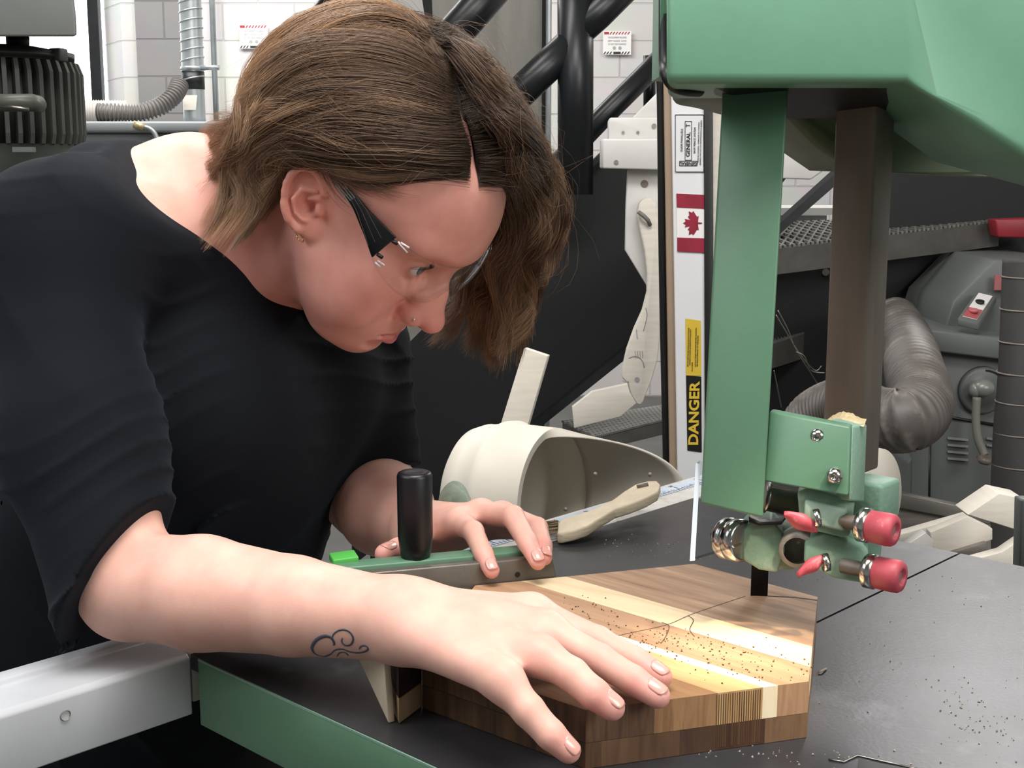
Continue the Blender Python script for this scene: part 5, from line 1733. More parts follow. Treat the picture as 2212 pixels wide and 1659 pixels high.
# ---- skin tint (true colouring of the skin: lips, cheeks, brows come later)
hl = (v - HO) @ HM
c = np.tile(arr((.81, .485, .395)), (len(v), 1))
def blend(mask, col):
    global c
    c = c * (1 - mask[:, None]) + arr(col) * mask[:, None]
def sm(x, a, b):
    t = np.clip((x - a) / (b - a), 0, 1)
    return t * t * (3 - 2 * t)
inhead = sm(-np.linalg.norm(hl - arr((.02, 0, 0)), axis=1), -.17, -.13)
blend(.7 * inhead, (.83, .39, .33))
d = np.sqrt(((hl[:, 0] - .06) / .05) ** 2 + ((np.abs(hl[:, 1]) - .045) / .035) ** 2 + ((hl[:, 2] + .028) / .04) ** 2)
blend(.55 * (1 - sm(d, .2, 1.1)), (.80, .34, .29))
d = np.linalg.norm((hl - arr((.114, 0, -.032))) / arr((1, 1, 1)), axis=1)
blend(.6 * (1 - sm(d, .006, .022)), (.80, .32, .28))
for s in (-1, 1):
    d = np.linalg.norm(hl - EAR[s](0.004, 0, .003), axis=1)
    blend(.5 * (1 - sm(d, .02, .035)), (.82, .34, .26))
# lips
def segd(p, a, b):
    a, b = arr(a), arr(b)
    ab = b - a
    t = np.clip((p - a) @ ab / (ab @ ab), 0, 1)
    return np.linalg.norm(p - a - t[:, None] * ab, axis=1), t
for s in (-1, 1):
    for pts_, rr_ in (([(0.0930, 0, -0.0627), (0.0890, s * .012, -0.0647), (0.0785, s * .0225, -0.0685)], (.0042, .0036, .0014)),
                      ([(0.0930, 0, -0.0727), (0.0880, s * .011, -0.0725), (0.0785, s * .0215, -0.0701)], (.0056, .0046, .0014))):
        for i in range(2):
            dd_, t_ = segd(hl, pts_[i], pts_[i + 1])
            rad = rr_[i] + (rr_[i + 1] - rr_[i]) * t_
            blend(.9 * (1 - sm(dd_ / rad, .85, 1.15)), (.66, .22, .23))
# redder knuckles and finger ends
for (p_, d_, n_, r_) in NAILS:
    dd_ = np.linalg.norm(v - p_, axis=1)
    blend(.55 * (1 - sm(dd_, .010, .026)), (.84, .36, .32))
# faint eyebrows' skin, darker lid line
for s in (-1, 1):
    dd_ = np.abs(np.linalg.norm((hl - arr((.0955, s * .0280, EC[2] - .0018))) / arr((.0135, .0155, .0068)), axis=1) - 1)
    near = np.linalg.norm(hl - arr((.090, s * .0290, EC[2] - .0018)), axis=1)
    blend(.55 * (1 - sm(dd_, .05, .5)) * (1 - sm(near, .012, .018)), (.36, .17, .15))


def skin_mat():
    m = bpy.data.materials.new('skin')
    m.use_nodes = True
    nt = m.node_tree
    b = nt.nodes['Principled BSDF']
    at_ = nd(nt, 'ShaderNodeVertexColor')
    at_.layer_name = 'tint'
    tc = nd(nt, 'ShaderNodeTexCoord')
    nz = nd(nt, 'ShaderNodeTexNoise', Scale=38.0, Detail=5.0)
    nt.links.new(tc.outputs['Object'], nz.inputs['Vector'])
    rp = nd(nt, 'ShaderNodeValToRGB')
    rp.color_ramp.elements[0].position = .35
    rp.color_ramp.elements[1].position = .65
    rp.color_ramp.elements[0].color = (.88, .80, .80, 1)
    rp.color_ramp.elements[1].color = (1, 1, 1, 1)
    nt.links.new(nz.outputs['Fac'], rp.inputs[0])
    mx = nd(nt, 'ShaderNodeMix', data_type='RGBA', blend_type='MULTIPLY')
    mx.inputs[0].default_value = .8
    nt.links.new(at_.outputs[0], mx.inputs[6])
    nt.links.new(rp.outputs[0], mx.inputs[7])
    nt.links.new(mx.outputs[2], b.inputs['Base Color'])
    b.inputs['Roughness'].default_value = .48
    b.inputs['Specular IOR Level'].default_value = .35
    b.inputs['Subsurface Weight'].default_value = .35
    b.inputs['Subsurface Radius'].default_value = (1.0, .35, .2)
    b.inputs['Subsurface Scale'].default_value = .006
    n2 = nd(nt, 'ShaderNodeTexNoise', Scale=900.0, Detail=3.0)
    nt.links.new(tc.outputs['Object'], n2.inputs['Vector'])
    bp = nd(nt, 'ShaderNodeBump', Strength=.12, Distance=.0005)
    nt.links.new(n2.outputs['Fac'], bp.inputs['Height'])
    nt.links.new(bp.outputs[0], b.inputs['Normal'])
    return m
M['skin'] = skin_mat()
M['nail'] = pmat('nail', '#e6aa9e', .22, var=.03, coat=.5)
body = np_mesh('body', v, fq, 'skin', person, {'tint': c})

# ---- nails
for (p_, d_, n_, r_) in NAILS:
    s_ = np.cross(d_, n_)
    mb = MB()
    cen = p_ + n_ * r_ * .33 - d_ * r_ * .20
    R3 = Matrix((Vector(d_), Vector(s_), Vector(n_))).transposed()
    Rg = []
    for j in range(9):
        t_ = -1 + 2 * j / 8
        wv = math.sqrt(max(0.05, 1 - abs(t_) ** 3.2))
        row = []
        for k in range(9):
            a_ = (-1 + 2 * k / 8) * wv * .98
            x = t_ * r_ * 0.80
            y = math.sin(a_) * r_ * .80
            z = (math.cos(a_) * r_ * .74) - (max(0, t_) ** 2) * r_ * .16 - t_ * r_ * .05
            row.append(Vector(cen) + R3 @ Vector((x, y, z)))
        Rg.append(row)
    vs = [q for r__ in Rg for q in r__]
    vs2 = [q - Vector(n_) * .0012 for q in vs]
    fs = []
    for j in range(8):
        for k in range(8):
            a_ = j * 9 + k
            fs += [(a_, a_ + 1, a_ + 10, a_ + 9)]
    mb.add(vs, fs, 0, True)
    o = mb.build('fingernail', 'nail', body, inv=None)
    md = o.modifiers.new('thick', 'SOLIDIFY')
    md.thickness = .0006
    md.offset = -1

# ---- eyes
def eye_mat():
    m = bpy.data.materials.new('eye')
    m.use_nodes = True
    nt = m.node_tree
    b = nt.nodes['Principled BSDF']
    b.inputs['Roughness'].default_value = .08
    tc = nd(nt, 'ShaderNodeTexCoord')
    sp_ = nd(nt, 'ShaderNodeSeparateXYZ')
    nt.links.new(tc.outputs['Object'], sp_.inputs[0])
    rp = nd(nt, 'ShaderNodeValToRGB')
    e = rp.color_ramp.elements
    rp.color_ramp.interpolation = 'LINEAR'
    e[0].position, e[0].color = 0.0, (.62, .58, .58, 1)
    e[1].position, e[1].color = 1.0, (.004, .004, .004, 1)
    for pos, col_ in ((.86, (.62, .58, .58, 1)), (.885, (.03, .04, .05, 1)), (.93, (.14, .19, .22, 1)), (.975, (.08, .11, .13, 1)), (.982, (.004, .004, .004, 1))):
        x = e.new(pos)
        x.color = col_
    mt = nd(nt, 'ShaderNodeMath', operation='DIVIDE')
    nt.links.new(sp_.outputs[0], mt.inputs[0])
    mt.inputs[1].default_value = EYE_R
    nt.links.new(mt.outputs[0], rp.inputs[0])
    nt.links.new(rp.outputs[0], b.inputs['Base Color'])
    return m
M['eye'] = eye_mat()
gaze_pt = arr(T(0.30, 0.33, BT))
for s in (-1, 1):
    c0 = hp(EC[0], s * EC[1], EC[2])
    gz = gaze_pt - c0
    gz /= np.linalg.norm(gz)
    # keep the gaze close to the face direction
    gz = gz * .75 + (HM @ arr((.96, .0, -.12))) * .25
    gz /= np.linalg.norm(gz)
    mb = MB()
    mb.ball((0, 0, 0), EYE_R, 32)
    o = mb.build('eye', 'eye')
    o.matrix_world = Matrix.Translation(Vector(c0)) @ Vector(gz).to_track_quat('X', 'Z').to_matrix().to_4x4()
    bpy.context.view_layer.update()
    o.parent = body
    o.matrix_parent_inverse = wmat(body).inverted()

def batch_hit(F, uvs, t0_=.9, n=90, c=None, R=None):
    uvs = arr(uvs)
    r = arr(_F)[None] + arr(_R)[None] * ((uvs[:, :1] - 1106) / FOC) + arr(_U)[None] * ((829.5 - uvs[:, 1:2]) / FOC)
    t = np.full(len(uvs), t0_)
    bd, bt = np.full(len(uvs), 9.0), t.copy()
    for _ in range(n):
        d = F.ev(arr(CAM)[None] + r * t[:, None], c, R)
        m_ = d < bd
        bd[m_], bt[m_] = d[m_], t[m_]
        t = t + np.clip(d * .7, -.005, .03)
    return arr(CAM)[None] + r * bt[:, None], bd

# ---- garment
Fs = Field()
body_ops(Fs, 0.006)
def capped(F, a, b, ra, rb, k, n=None):
    a, b = arr(a), arr(b)
    ax = (b - a) / np.linalg.norm(b - a) if n is None else arr(n) / np.linalg.norm(n)
    ab = b - a
    L2 = ab @ ab
    def fn(p):
        d = p - a
        t = np.clip(d @ ab / L2, 0, 1.6)
        q = d - t[:, None] * ab
        e = np.linalg.norm(q, axis=1) - (ra + (rb - ra) * np.clip(t, 0, 1))
        return np.maximum(e, (p - b) @ ax)
    F.op('u', fn, (a + b) / 2, np.sqrt(L2) / 2 + max(ra, rb) + .03, k)
# sleeves with slanting cuffs
q1, q2, q3 = A3(330, 1112, .962), A3(163, 1352, .945), A3(196, 1200, .905)
cn = np.cross(q2 - q1, q3 - q1)
cn /= np.linalg.norm(cn)
if cn[0] < 0: cn = -cn
mid = (q1 + q2) / 2
SE = A3(215, 1215, .965)
Fs.cone(S_R, S_R + (SE - S_R) * .65, .057, .057, .03)
capped(Fs, S_R + (SE - S_R) * .62, mid + arr((.0, 0, 0)), .058, .050, .03, cn)
capped(Fs, S_L, E_L + (S_L - E_L) * .12, .060, .052, .03)
# folds across the sleeve
axu = (E_R - S_R) / np.linalg.norm(E_R - S_R)
def fall(p, c, R): return np.clip((R - np.linalg.norm(p - c, axis=1)) / .05, 0, 1)
cR, cL, cC = (S_R + E_R) / 2, (S_L + E_L) / 2, A3(450, 950, 1.2)
def folds(p):
    s = (p - S_R) @ axu
    w, w2 = wob(p, 17, .4), wob(p, 31, 2.2)
    ph = s * 2 * PI / .052 + 3.6 * w + 2.2 * np.sin(p[:, 0] * 26 + 1)
    r = 1 - np.abs(np.sin(ph))
    near = np.clip((s - .10) / .12, 0, 1)
    return (-(.0075 * r ** 2.2 * (.18 + .82 * near) * np.clip(.35 + w2, 0, 1)) - .0022 * w) * fall(p, cR, .24)
Fs.op('d', folds, cR, .24, 0)
axl = (E_L - S_L) / np.linalg.norm(E_L - S_L)
def folds2(p):
    s = (p - S_L) @ axl
    r = 1 - np.abs(np.sin(s * 2 * PI / .05 + 3 * wob(p, 20, 1.0)))
    return (-.004 * r ** 2.2 * np.clip((s - .05) / .1, 0, 1) * np.clip(.4 + wob(p, 30, 4.0), 0, 1)) * fall(p, cL, .20)
Fs.op('d', folds2, cL, .20, 0)
def chest(p):
    w = wob(p, 9, 3.0)
    r = 1 - np.abs(np.sin(p[:, 0] * 21 + p[:, 2] * 15 + 3.0 * w))
    return (-.0065 * r ** 3 * np.clip(.3 + wob(p, 13, 1.1), 0, 1) - .003 * w) * fall(p, cC, .42)
Fs.op('d', chest, cC, .42, 0)
# wide boat neck: everything above the neckline plane is cut away around the neck
def hit(F, u, v, t=.9):
    r = arr(_F) + arr(_R) * ((u - 1106) / FOC) + arr(_U) * ((829.5 - v) / FOC)
    best = (9, t)
    for _ in range(120):
        d = F.ev((arr(CAM) + r * t)[None, :])[0]
        if d < best[0]: best = (d, t)
        if d < 2e-4 or t > 1.6: break
        t += max(5e-4, d * .6)
    return arr(CAM) + r * best[1]
hits = np.array([hit(Fs, *q) for q in ((232, 314), (342, 432), (428, 522), (504, 590), (560, 622), (625, 626))])
print('neckline', hits.round(3).tolist())
nc = hits.mean(0)
nn_ = np.linalg.svd(hits - nc)[2][2]
if nn_ @ (HO - NB) < 0: nn_ = -nn_
def neckcut(p):
    d = (p - nc)
    h = d @ nn_
    q = d - np.outer(h, nn_)
    sag = .9 * (np.linalg.norm(q, axis=1) ** 2)
    return np.maximum(np.maximum(-(h + .002), np.linalg.norm(d, axis=1) - .20), (p[:, 0] + .186))
Fs.op('s', neckcut, nc, .21, .006)
# raised hem along the neckline and cuff
v2, f2 = Fs.mesh((-0.62, 0.74, 0.70), (0.16, 1.74, 1.50), 0.0026 * RES)
v2 = relax(v2, f2, 1, .4)
print('shirt', len(v2), _t.time() - t0)
sh = bpy.data.materials.new('black_jersey')
sh.use_nodes = True
nt = sh.node_tree
b = nt.nodes['Principled BSDF']
b.inputs['Base Color'].default_value = lin('#070b11')
b.inputs['Roughness'].default_value = .85
b.inputs['Specular IOR Level'].default_value = .2
b.inputs['Sheen Weight'].default_value = .05
b.inputs['Sheen Tint'].default_value = (.5, .6, .8, 1)
tc = nd(nt, 'ShaderNodeTexCoord')
nz = nd(nt, 'ShaderNodeTexNoise', Scale=1400.0, Detail=2.0)
nt.links.new(tc.outputs['Object'], nz.inputs['Vector'])
n2_ = nd(nt, 'ShaderNodeTexNoise', Scale=22.0, Detail=6.0)
nt.links.new(tc.outputs['Object'], n2_.inputs['Vector'])
bp = nd(nt, 'ShaderNodeBump', Strength=.35, Distance=.0006)
bp2 = nd(nt, 'ShaderNodeBump', Strength=.3, Distance=.004)
nt.links.new(n2_.outputs['Fac'], bp2.inputs['Height'])
nt.links.new(nz.outputs['Fac'], bp.inputs['Height'])
nt.links.new(bp2.outputs[0], bp.inputs['Normal'])
nt.links.new(bp.outputs[0], b.inputs['Normal'])
M['jersey'] = sh
shirt = np_mesh('shirt', v2, f2, 'jersey', person)
shirt['label'] = 'black boat-neck top with pushed-up sleeves'
# trousers below the hem, down to the floor
Ft = Field()
hipc = A3(235, 1665, 1.50)
Ft.ell(hipc + arr((0, 0.0, -.03)), (.205, .150, .16), .05)
for s, fx_ in ((-1, -.10), (1, .09)):
    kn = hipc + arr((fx_ * 1.1, -.03, -.42))
    an_ = arr((hipc[0] + fx_ * 1.2, hipc[1] + .02, .09))
    Ft.cone(hipc + arr((fx_ * .9, 0, -.08)), kn, .095, .066, .04)
    Ft.cone(kn, an_, .064, .052, .02)
v3, f3 = Ft.mesh(tuple(hipc - arr((.36, .26, .80))), tuple(hipc + arr((.36, .26, .2))), .006)
np_mesh('trousers', v3, f3, pmat('black_denim', '#0c0d10', .85, bump=.2, bscale=400), person)
for fx_ in (-.12, .108):
    mb = MB()
    x, y = hipc[0] + fx_, hipc[1] - .04
    Rg = []
    for k in range(15):
        t_ = k / 14
        w_ = .046 * (.75 + .35 * math.sin(PI * min(1, t_ * 1.1)))
        hgt = .05 + .06 * max(0, (t_ - .45)) / .55 + .0
        Rg.append([(x + w_ * math.cos(q_ * 2 * PI / 20), y - .16 + .26 * t_, .004 + hgt * (.5 + .5 * math.sin(q_ * 2 * PI / 20))) for q_ in range(20)])
    mb.rings(Rg)
    mb.build('shoe', 'rubber', person)
# ------------------------------------------------------------------ hair: thousands of fine strands combed along guide lines
SCc, SCr = arr((-.012, 0, .052)), arr((.103, .082, .092))

def scalp(u, v, w):
    if w > .5:
        return A3(u, v, w)
    if (u, v) in HITS:
        p_, n_ = HITS[(u, v)]
        return p_ + n_ * w
    o = (arr(CAM) - HO) @ HM - SCc
    r = arr(_F) + arr(_R) * ((u - 1106) / FOC) + arr(_U) * ((829.5 - v) / FOC)
    r = r @ HM
    R = SCr + w
    o_, r_ = o / R, r / R
    a, b, c_ = r_ @ r_, o_ @ r_, o_ @ o_ - 1
    D = b * b - a * c_
    t = (-b - math.sqrt(D)) / a if D > 0 else -b / a
    p = o_ + r_ * t
    p /= np.linalg.norm(p)
    return HO + HM @ (p * R + SCc)

NEAR = [
 [(925, 62, .014), (870, 38, .022), (790, 24, .028), (700, 62, .028), (618, 150, .028), (545, 225, .028), (465, 278, 1.15), (405, 322, 1.15)],
 [(955, 120, .010), (870, 90, .024), (770, 85, .030), (685, 128, .032), (608, 205, .030), (535, 255, .030), (458, 315, 1.13), (405, 388, 1.12)],
 [(968, 180, .008), (870, 150, .022), (770, 150, .030), (690, 180, .034), (610, 240, .032), (535, 290, .030), (465, 365, 1.11), (404, 458, 1.10)],
 [(978, 220, .007), (880, 205, .020), (780, 205, .028), (700, 225, .030), (625, 270, .026), (560, 330, .024), (496, 425, 1.09), (428, 508, 1.085)],
 [(988, 260, .006), (895, 260, .018), (800, 255, .026), (715, 260, .028), (645, 285, .022), (590, 350, .020), (528, 455, 1.075), (468, 562, 1.07)],
 [(1000, 300, .005), (910, 305, .016), (820, 300, .022), (740, 295, .024), (665, 300, .018), (610, 360, .015), (558, 445, 1.075), (496, 560, 1.07)],
 [(1010, 330, .004), (930, 328, .012), (840, 320, .018), (760, 315, .018), (690, 315, .014), (625, 335, .013), (590, 415, 1.08), (535, 525, 1.075)],
 [(1017, 352, .002), (950, 346, .007), (870, 340, .010), (790, 332, .011), (720, 325, .010), (655, 322, .010), (612, 352, .010), (590, 410, 1.09)],
]
SIDE = [
 [(1012, 363, .0015), (945, 355, .004), (880, 352, .006), (810, 346, .007), (750, 336, .008), (700, 326, .008), (662, 320, .008), (630, 328, .008)],
 [(985, 370, .001), (925, 368, .003), (870, 372, .004), (810, 374, .005), (762, 366, .005), (725, 354, .005), (700, 342, .006), (672, 326, .007)],
 [(905, 376, .001), (860, 385, .002), (825, 393, .003), (792, 395, .003), (762, 388, .004), (738, 376, .004), (715, 362, .005), (700, 345, .005)],
]
WISP = [
 [(690, 336, .004), (697, 360, .003), (706, 385, .003), (718, 410, .002), (732, 430, .002), (748, 446, .002), (764, 455, .002), (780, 459, .002)],
 [(722, 345, .005), (735, 366, .004), (752, 386, .003), (772, 402, .003), (795, 415, .002), (820, 423, .002), (845, 427, .002), (868, 426, .002)],
 [(765, 360, .005), (787, 378, .004), (812, 391, .003), (842, 400, .003), (870, 405, .002), (898, 406, .002), (922, 404, .002), (945, 398, .002)],
]
FAR = [
 [(1028, 376, .002), (1064, 378, .006), (1102, 392, .012), (1122, 445, 1.11), (1108, 520, 1.13), (1078, 600, 1.15), (1088, 700, 1.16), (1072, 795, 1.16)],
 [(1018, 345, .003), (1066, 335, .012), (1115, 358, .020), (1152, 412, 1.12), (1152, 490, 1.14), (1112, 570, 1.16), (1122, 670, 1.17), (1062, 805, 1.17)],
 [(1007, 303, .004), (1066, 292, .016), (1125, 325, .028), (1172, 390, 1.13), (1178, 480, 1.15), (1140, 570, 1.17), (1140, 660, 1.18), (1095, 770, 1.18)],
 [(995, 262, .005), (1060, 246, .018), (1125, 285, .030), (1180, 360, 1.15), (1204, 450, 1.17), (1184, 540, 1.19), (1130, 620, 1.20), (1100, 705, 1.20)],
 [(980, 212, .006), (1042, 190, .018), (1110, 240, .030), (1165, 320, 1.17), (1208, 410, 1.19), (1198, 500, 1.20), (1150, 590, 1.21), (1130, 665, 1.21)],
 [(968, 150, .008), (1020, 140, .018), (1080, 190, .030), (1140, 270, 1.19), (1185, 360, 1.21), (1190, 460, 1.23), (1130, 560, 1.24), (1040, 650, 1.24)],
 [(945, 92, .010), (990, 90, .020), (1050, 140, .030), (1110, 210, 1.22), (1150, 310, 1.25), (1120, 430, 1.27), (1060, 560, 1.27), (985, 670, 1.25)],
 [(930, 62, .014), (965, 60, .020), (1015, 100, 1.21), (1060, 170, 1.26), (1080, 300, 1.30), (1060, 450, 1.30), (1000, 600, 1.28), (945, 700, 1.25)],
]
for g in NEAR: g[0] = (g[0][0] - 3, g[0][1], g[0][2])
for g in FAR: g[0] = (g[0][0] + 3, g[0][1], g[0][2])
HITS = {}
_q = [p[:2] for G_ in (NEAR, SIDE, WISP, FAR) for g in G_ for p in g if p[2] < .5]
_p, _d = batch_hit(Fb, _q, .93, 90, HO, .14)
for uv_, p_, d_ in zip(_q, _p, _d):
    if d_ < .0015:
        n_ = p_ - (HO + HM @ SCc)
        HITS[uv_] = (p_, n_ / np.linalg.norm(n_))
for g in []: g[0] = (g[0][0] - 3, g[0][1], g[0][2])
near = np.array([[scalp(*p) for p in g] for g in NEAR])
wisp = np.array([[scalp(*p) for p in g] for g in WISP])
side = np.array([[scalp(*p) for p in g] for g in SIDE])
far = np.array([[scalp(*p) for p in g] for g in FAR])
# back of the head, in head coordinates
DOWN = arr((.663, -.054, -.747))
bk = []
for k in range(7):
    ph = math.radians(-25 + k * 25)
    g = []
    for j in range(8):
        th = math.radians(4 + j * 12.5)
        d0 = arr((-math.sin(th) * math.cos(ph), math.sin(th) * math.sin(ph), math.cos(th)))
        ct, st_ = math.cos(.78), math.sin(.78)
        d_ = arr((d0[0] * ct - d0[2] * st_, d0[1], d0[0] * st_ + d0[2] * ct))
        g.append(HO + HM @ (SCc + d_ * (SCr + .012 + .018 * min(1, j / 3))))
    for j in (6, 7):
        g[j] = g[5] + HM @ (DOWN * .03 * (j - 5) + arr((-.010 * (j - 5), 0, 0)))
    bk.append(g)
bk = np.array(bk)


def crom(P_, s):
    """P_: (n,8,3) control rows, s: (k,) in 0..1 -> (n,k,3)"""
    m = P_.shape[1] - 1
    x = s * m
    i = np.minimum(x.astype(int), m - 1)
    f_ = (x - i)[None, :, None]
    p0, p1, p2, p3 = P_[:, np.maximum(i - 1, 0)], P_[:, i], P_[:, i + 1], P_[:, np.minimum(i + 2, m)]
    return .5 * (2 * p1 + (p2 - p0) * f_ + (2 * p0 - 5 * p1 + 4 * p2 - p3) * f_ ** 2 + (3 * p1 - p0 - 3 * p2 + p3) * f_ ** 3)


KS = 20
SS = np.linspace(0, 1, KS)
ALLP, ALLC, ALLR = [], [], []
def strands(G, nlock, per, w0, w1, wave, tlo=0.0, thi=None, depth=.010, frizz=.0012, lenr=(.85, 1.0), tone=0.0, thick=.00018, freq=1.6, s0=(0, .0)):
    n = len(G)
    thi = n - 1 if thi is None else thi
    tc_ = tlo + (np.arange(nlock) + RNG.uniform(-.5, .5, nlock) + .5) / nlock * (thi - tlo)
    N = nlock * per
    lock = np.repeat(np.arange(nlock), per)
    t = np.clip(tc_[lock] + RNG.normal(0, .42 * (thi - tlo) / nlock + .02, N), 0, n - 1 - 1e-6)
    i = t.astype(int)
    f_ = (t - i)[:, None, None]
    ctrl = G[i] * (1 - f_) + G[np.minimum(i + 1, n - 1)] * f_
    # the lock's own centre line
    tl = np.clip(tc_, 0, n - 1 - 1e-6)
    il = tl.astype(int)
    fl = (tl - il)[:, None, None]
    cl_ = G[il] * (1 - fl) + G[np.minimum(il + 1, n - 1)] * fl
    pull = np.linspace(0, 1, 8)[None, :, None] ** 1.2 * .62
    ctrl = ctrl * (1 - pull) + cl_[lock] * pull
    L = RNG.uniform(lenr[0], lenr[1], N)
    Lk = RNG.uniform(lenr[0], 1.0, nlock)[lock]
    s0_ = RNG.uniform(s0[0], s0[1], N)
    pts = np.empty((N, KS, 3))
    pts = crom(ctrl, SS)
    # shorten by resampling
    sc = (L * Lk)[:, None]
    x = (s0_[:, None] + (1 - s0_[:, None]) * SS[None, :]) * sc * (KS - 1)
    j = np.minimum(x.astype(int), KS - 2)
    g_ = (x - j)[..., None]
    r_ = np.arange(N)[:, None]
    pts = pts[r_, j] * (1 - g_) + pts[r_, j + 1] * g_
    # outward direction from the skull centre, and sideways direction
    cen = HO + HM @ SCc
    out = pts - cen
    out /= np.linalg.norm(out, axis=2, keepdims=True)
    tan = np.gradient(pts, axis=1)
    tan /= np.maximum(np.linalg.norm(tan, axis=2, keepdims=True), 1e-9)
    sidev = np.cross(tan, out)
    s = SS[None, :, None]
    a1 = RNG.normal(0, 1, (N, 1, 1))
    a2 = -np.abs(RNG.normal(0, 1, (N, 1, 1)))
    wid = w0 + (w1 - w0) * s
    pts = pts + sidev * a1 * wid + out * a2 * depth * (1 - .5 * s) * np.minimum(1, s * 3)
    # lock relief + wave
    lp = (tc_ * 1.1 + RNG.normal(0, .7, nlock))[lock][:, None, None]
    lp2 = (tc_ * .8 + 1.5 + RNG.normal(0, .8, nlock))[lock][:, None, None]
    la = RNG.uniform(.6, 1.4, nlock)[lock][:, None, None]
    fr_ = RNG.uniform(.9, 1.12, nlock)[lock][:, None, None] * freq
    am = wave * la * np.clip(s * 1.5 - .25, 0, 1.15)
    pts = pts + sidev * am * np.sin(2 * PI * fr_ * s + lp) + out * am * .8 * np.sin(2 * PI * fr_ * s + lp2)
    lr = RNG.normal(0, .0042, nlock)[lock][:, None, None]
    pts = pts + out * lr * np.minimum(1, s * 4)
    # individual frizz
    q1_, q2_ = RNG.uniform(0, 6.28, (N, 1, 1)), RNG.uniform(.8, 2.0, (N, 1, 1))
    fz_ = frizz * RNG.exponential(1.0, (N, 1, 1)) * s
    pts = pts + sidev * fz_ * np.sin(q1_ + q2_ * 6.28 * s) + out * fz_ * np.cos(q1_ * 1.7 + q2_ * 5 * s)
    # colour: darker roots, sun-lightened lengths, per-lock tone
    lt = (RNG.normal(0, 1, nlock)[lock] * .16 + RNG.normal(0, 1, N) * .20 + tone)
    if G is near: lt = lt + .18 - .48 * t / n
    base = arr((.105, .068, .050))
    mid_ = arr((.225, .142, .092))
    tip = arr((.47, .28, .155))
    u_ = np.clip(SS[None, :] * .75 + lt[:, None] * .8 + .10, 0, 1)[..., None]
    col_ = np.where(u_ < .5, base + (mid_ - base) * u_ * 2, mid_ + (tip - mid_) * (u_ - .5) * 2)
    rt = np.clip(1 - SS / .22, 0, 1)[None, :, None]
    col_ = col_ * (1 - .62 * rt)
    ALLP.append(pts)
    ALLC.append(col_)
    ALLR.append(np.full(N, thick) * RNG.uniform(.7, 1.25, N))


INN = [
 [(1040, 400, 1.12), (1060, 440, 1.15), (1075, 500, 1.17), (1060, 560, 1.18), (1020, 610, 1.19), (985, 660, 1.19), (960, 720, 1.19), (935, 772, 1.18)],
 [(1060, 400, 1.13), (1080, 440, 1.16), (1090, 500, 1.18), (1070, 560, 1.19), (1040, 620, 1.20), (1010, 670, 1.20), (985, 720, 1.20), (975, 775, 1.19)],
 [(1080, 420, 1.13), (1100, 460, 1.16), (1110, 520, 1.18), (1090, 590, 1.19), (1065, 650, 1.20), (1050, 700, 1.20), (1062, 760, 1.20), (1050, 826, 1.19)],
 [(1090, 430, 1.13), (1120, 470, 1.16), (1130, 530, 1.18), (1110, 600, 1.19), (1100, 660, 1.20), (1095, 720, 1.20), (1085, 770, 1.20), (1078, 830, 1.19)],
]
inn = np.array([[scalp(*p) for p in g] for g in INN])
strands(near, 34, 340, .0058, .0036, .0078, frizz=.0008, tone=.05, lenr=(.88, 1.0), freq=1.9, s0=(0, .035))
strands(near, 22, 120, .0034, .0022, .0115, frizz=.0007, tone=.14, lenr=(.85, 1.0), freq=2.1)
strands(near, 16, 130, .0040, .0028, .0070, tlo=0, thi=3.6, frizz=.0008, tone=.42, lenr=(.88, 1.0), freq=1.8)
strands(side, 9, 190, .0020, .0018, .0012, frizz=.0005, depth=.002, tone=-.06, thick=.0002, lenr=(.8, 1.0), freq=1.0)
strands(far, 34, 260, .0050, .0034, .0105, frizz=.0012, tone=-.14, lenr=(.92, 1.0), freq=2.9)
strands(far, 20, 80, .0040, .0050, .0105, frizz=.0030, tone=-.05, lenr=(.9, 1.0), freq=3.2, thick=.00018)
strands(inn, 12, 240, .0045, .0032, .0065, frizz=.0014, tone=-.10, lenr=(.85, 1.0), freq=2.3)
strands(bk, 40, 100, .0050, .0035, .0050, frizz=.0012, tone=.1, lenr=(.85, 1.0))
strands(wisp, 14, 16, .0030, .0030, .0010, frizz=.0008, depth=.0006, tone=-.15, thick=.00011, lenr=(.5, 1.0), freq=.8)
# flyaways
strands(near, 30, 4, .008, .010, .008, frizz=.006, tone=.25, depth=-.007, lenr=(.5, 1.0), thick=.00010)
strands(far, 24, 7, .008, .012, .008, frizz=.010, tone=.15, depth=-.007, lenr=(.6, 1.0), thick=.00010)
# keep every strand on or above the skin
for k_, P_ in enumerate(ALLP):
    N_ = P_.shape[0]
    flat = P_.reshape(-1, 3)
    near_m = np.linalg.norm(flat - HO, axis=1) < .135
    idx = np.nonzero(near_m)[0]
    for c0 in range(0, len(idx), 60000):
        ii_ = idx[c0:c0 + 60000]
        q = flat[ii_]
        d = Fb.ev(q, HO, .10)
        o_ = q - (HO + HM @ SCc)
        o_ /= np.linalg.norm(o_, axis=1)[:, None]
        flat[ii_] = q + o_ * np.clip(.0010 - d, 0, .03)[:, None]
    ALLP[k_] = flat.reshape(P_.shape)

M['hair'] = bpy.data.materials.new('brown_hair')
m = M['hair']
m.use_nodes = True
nt = m.node_tree
b = nt.nodes['Principled BSDF']
at_ = nd(nt, 'ShaderNodeVertexColor')
at_.layer_name = 'tint'
nt.links.new(at_.outputs[0], b.inputs['Base Color'])
b.inputs['Roughness'].default_value = .45
b.inputs['Specular IOR Level'].default_value = .35


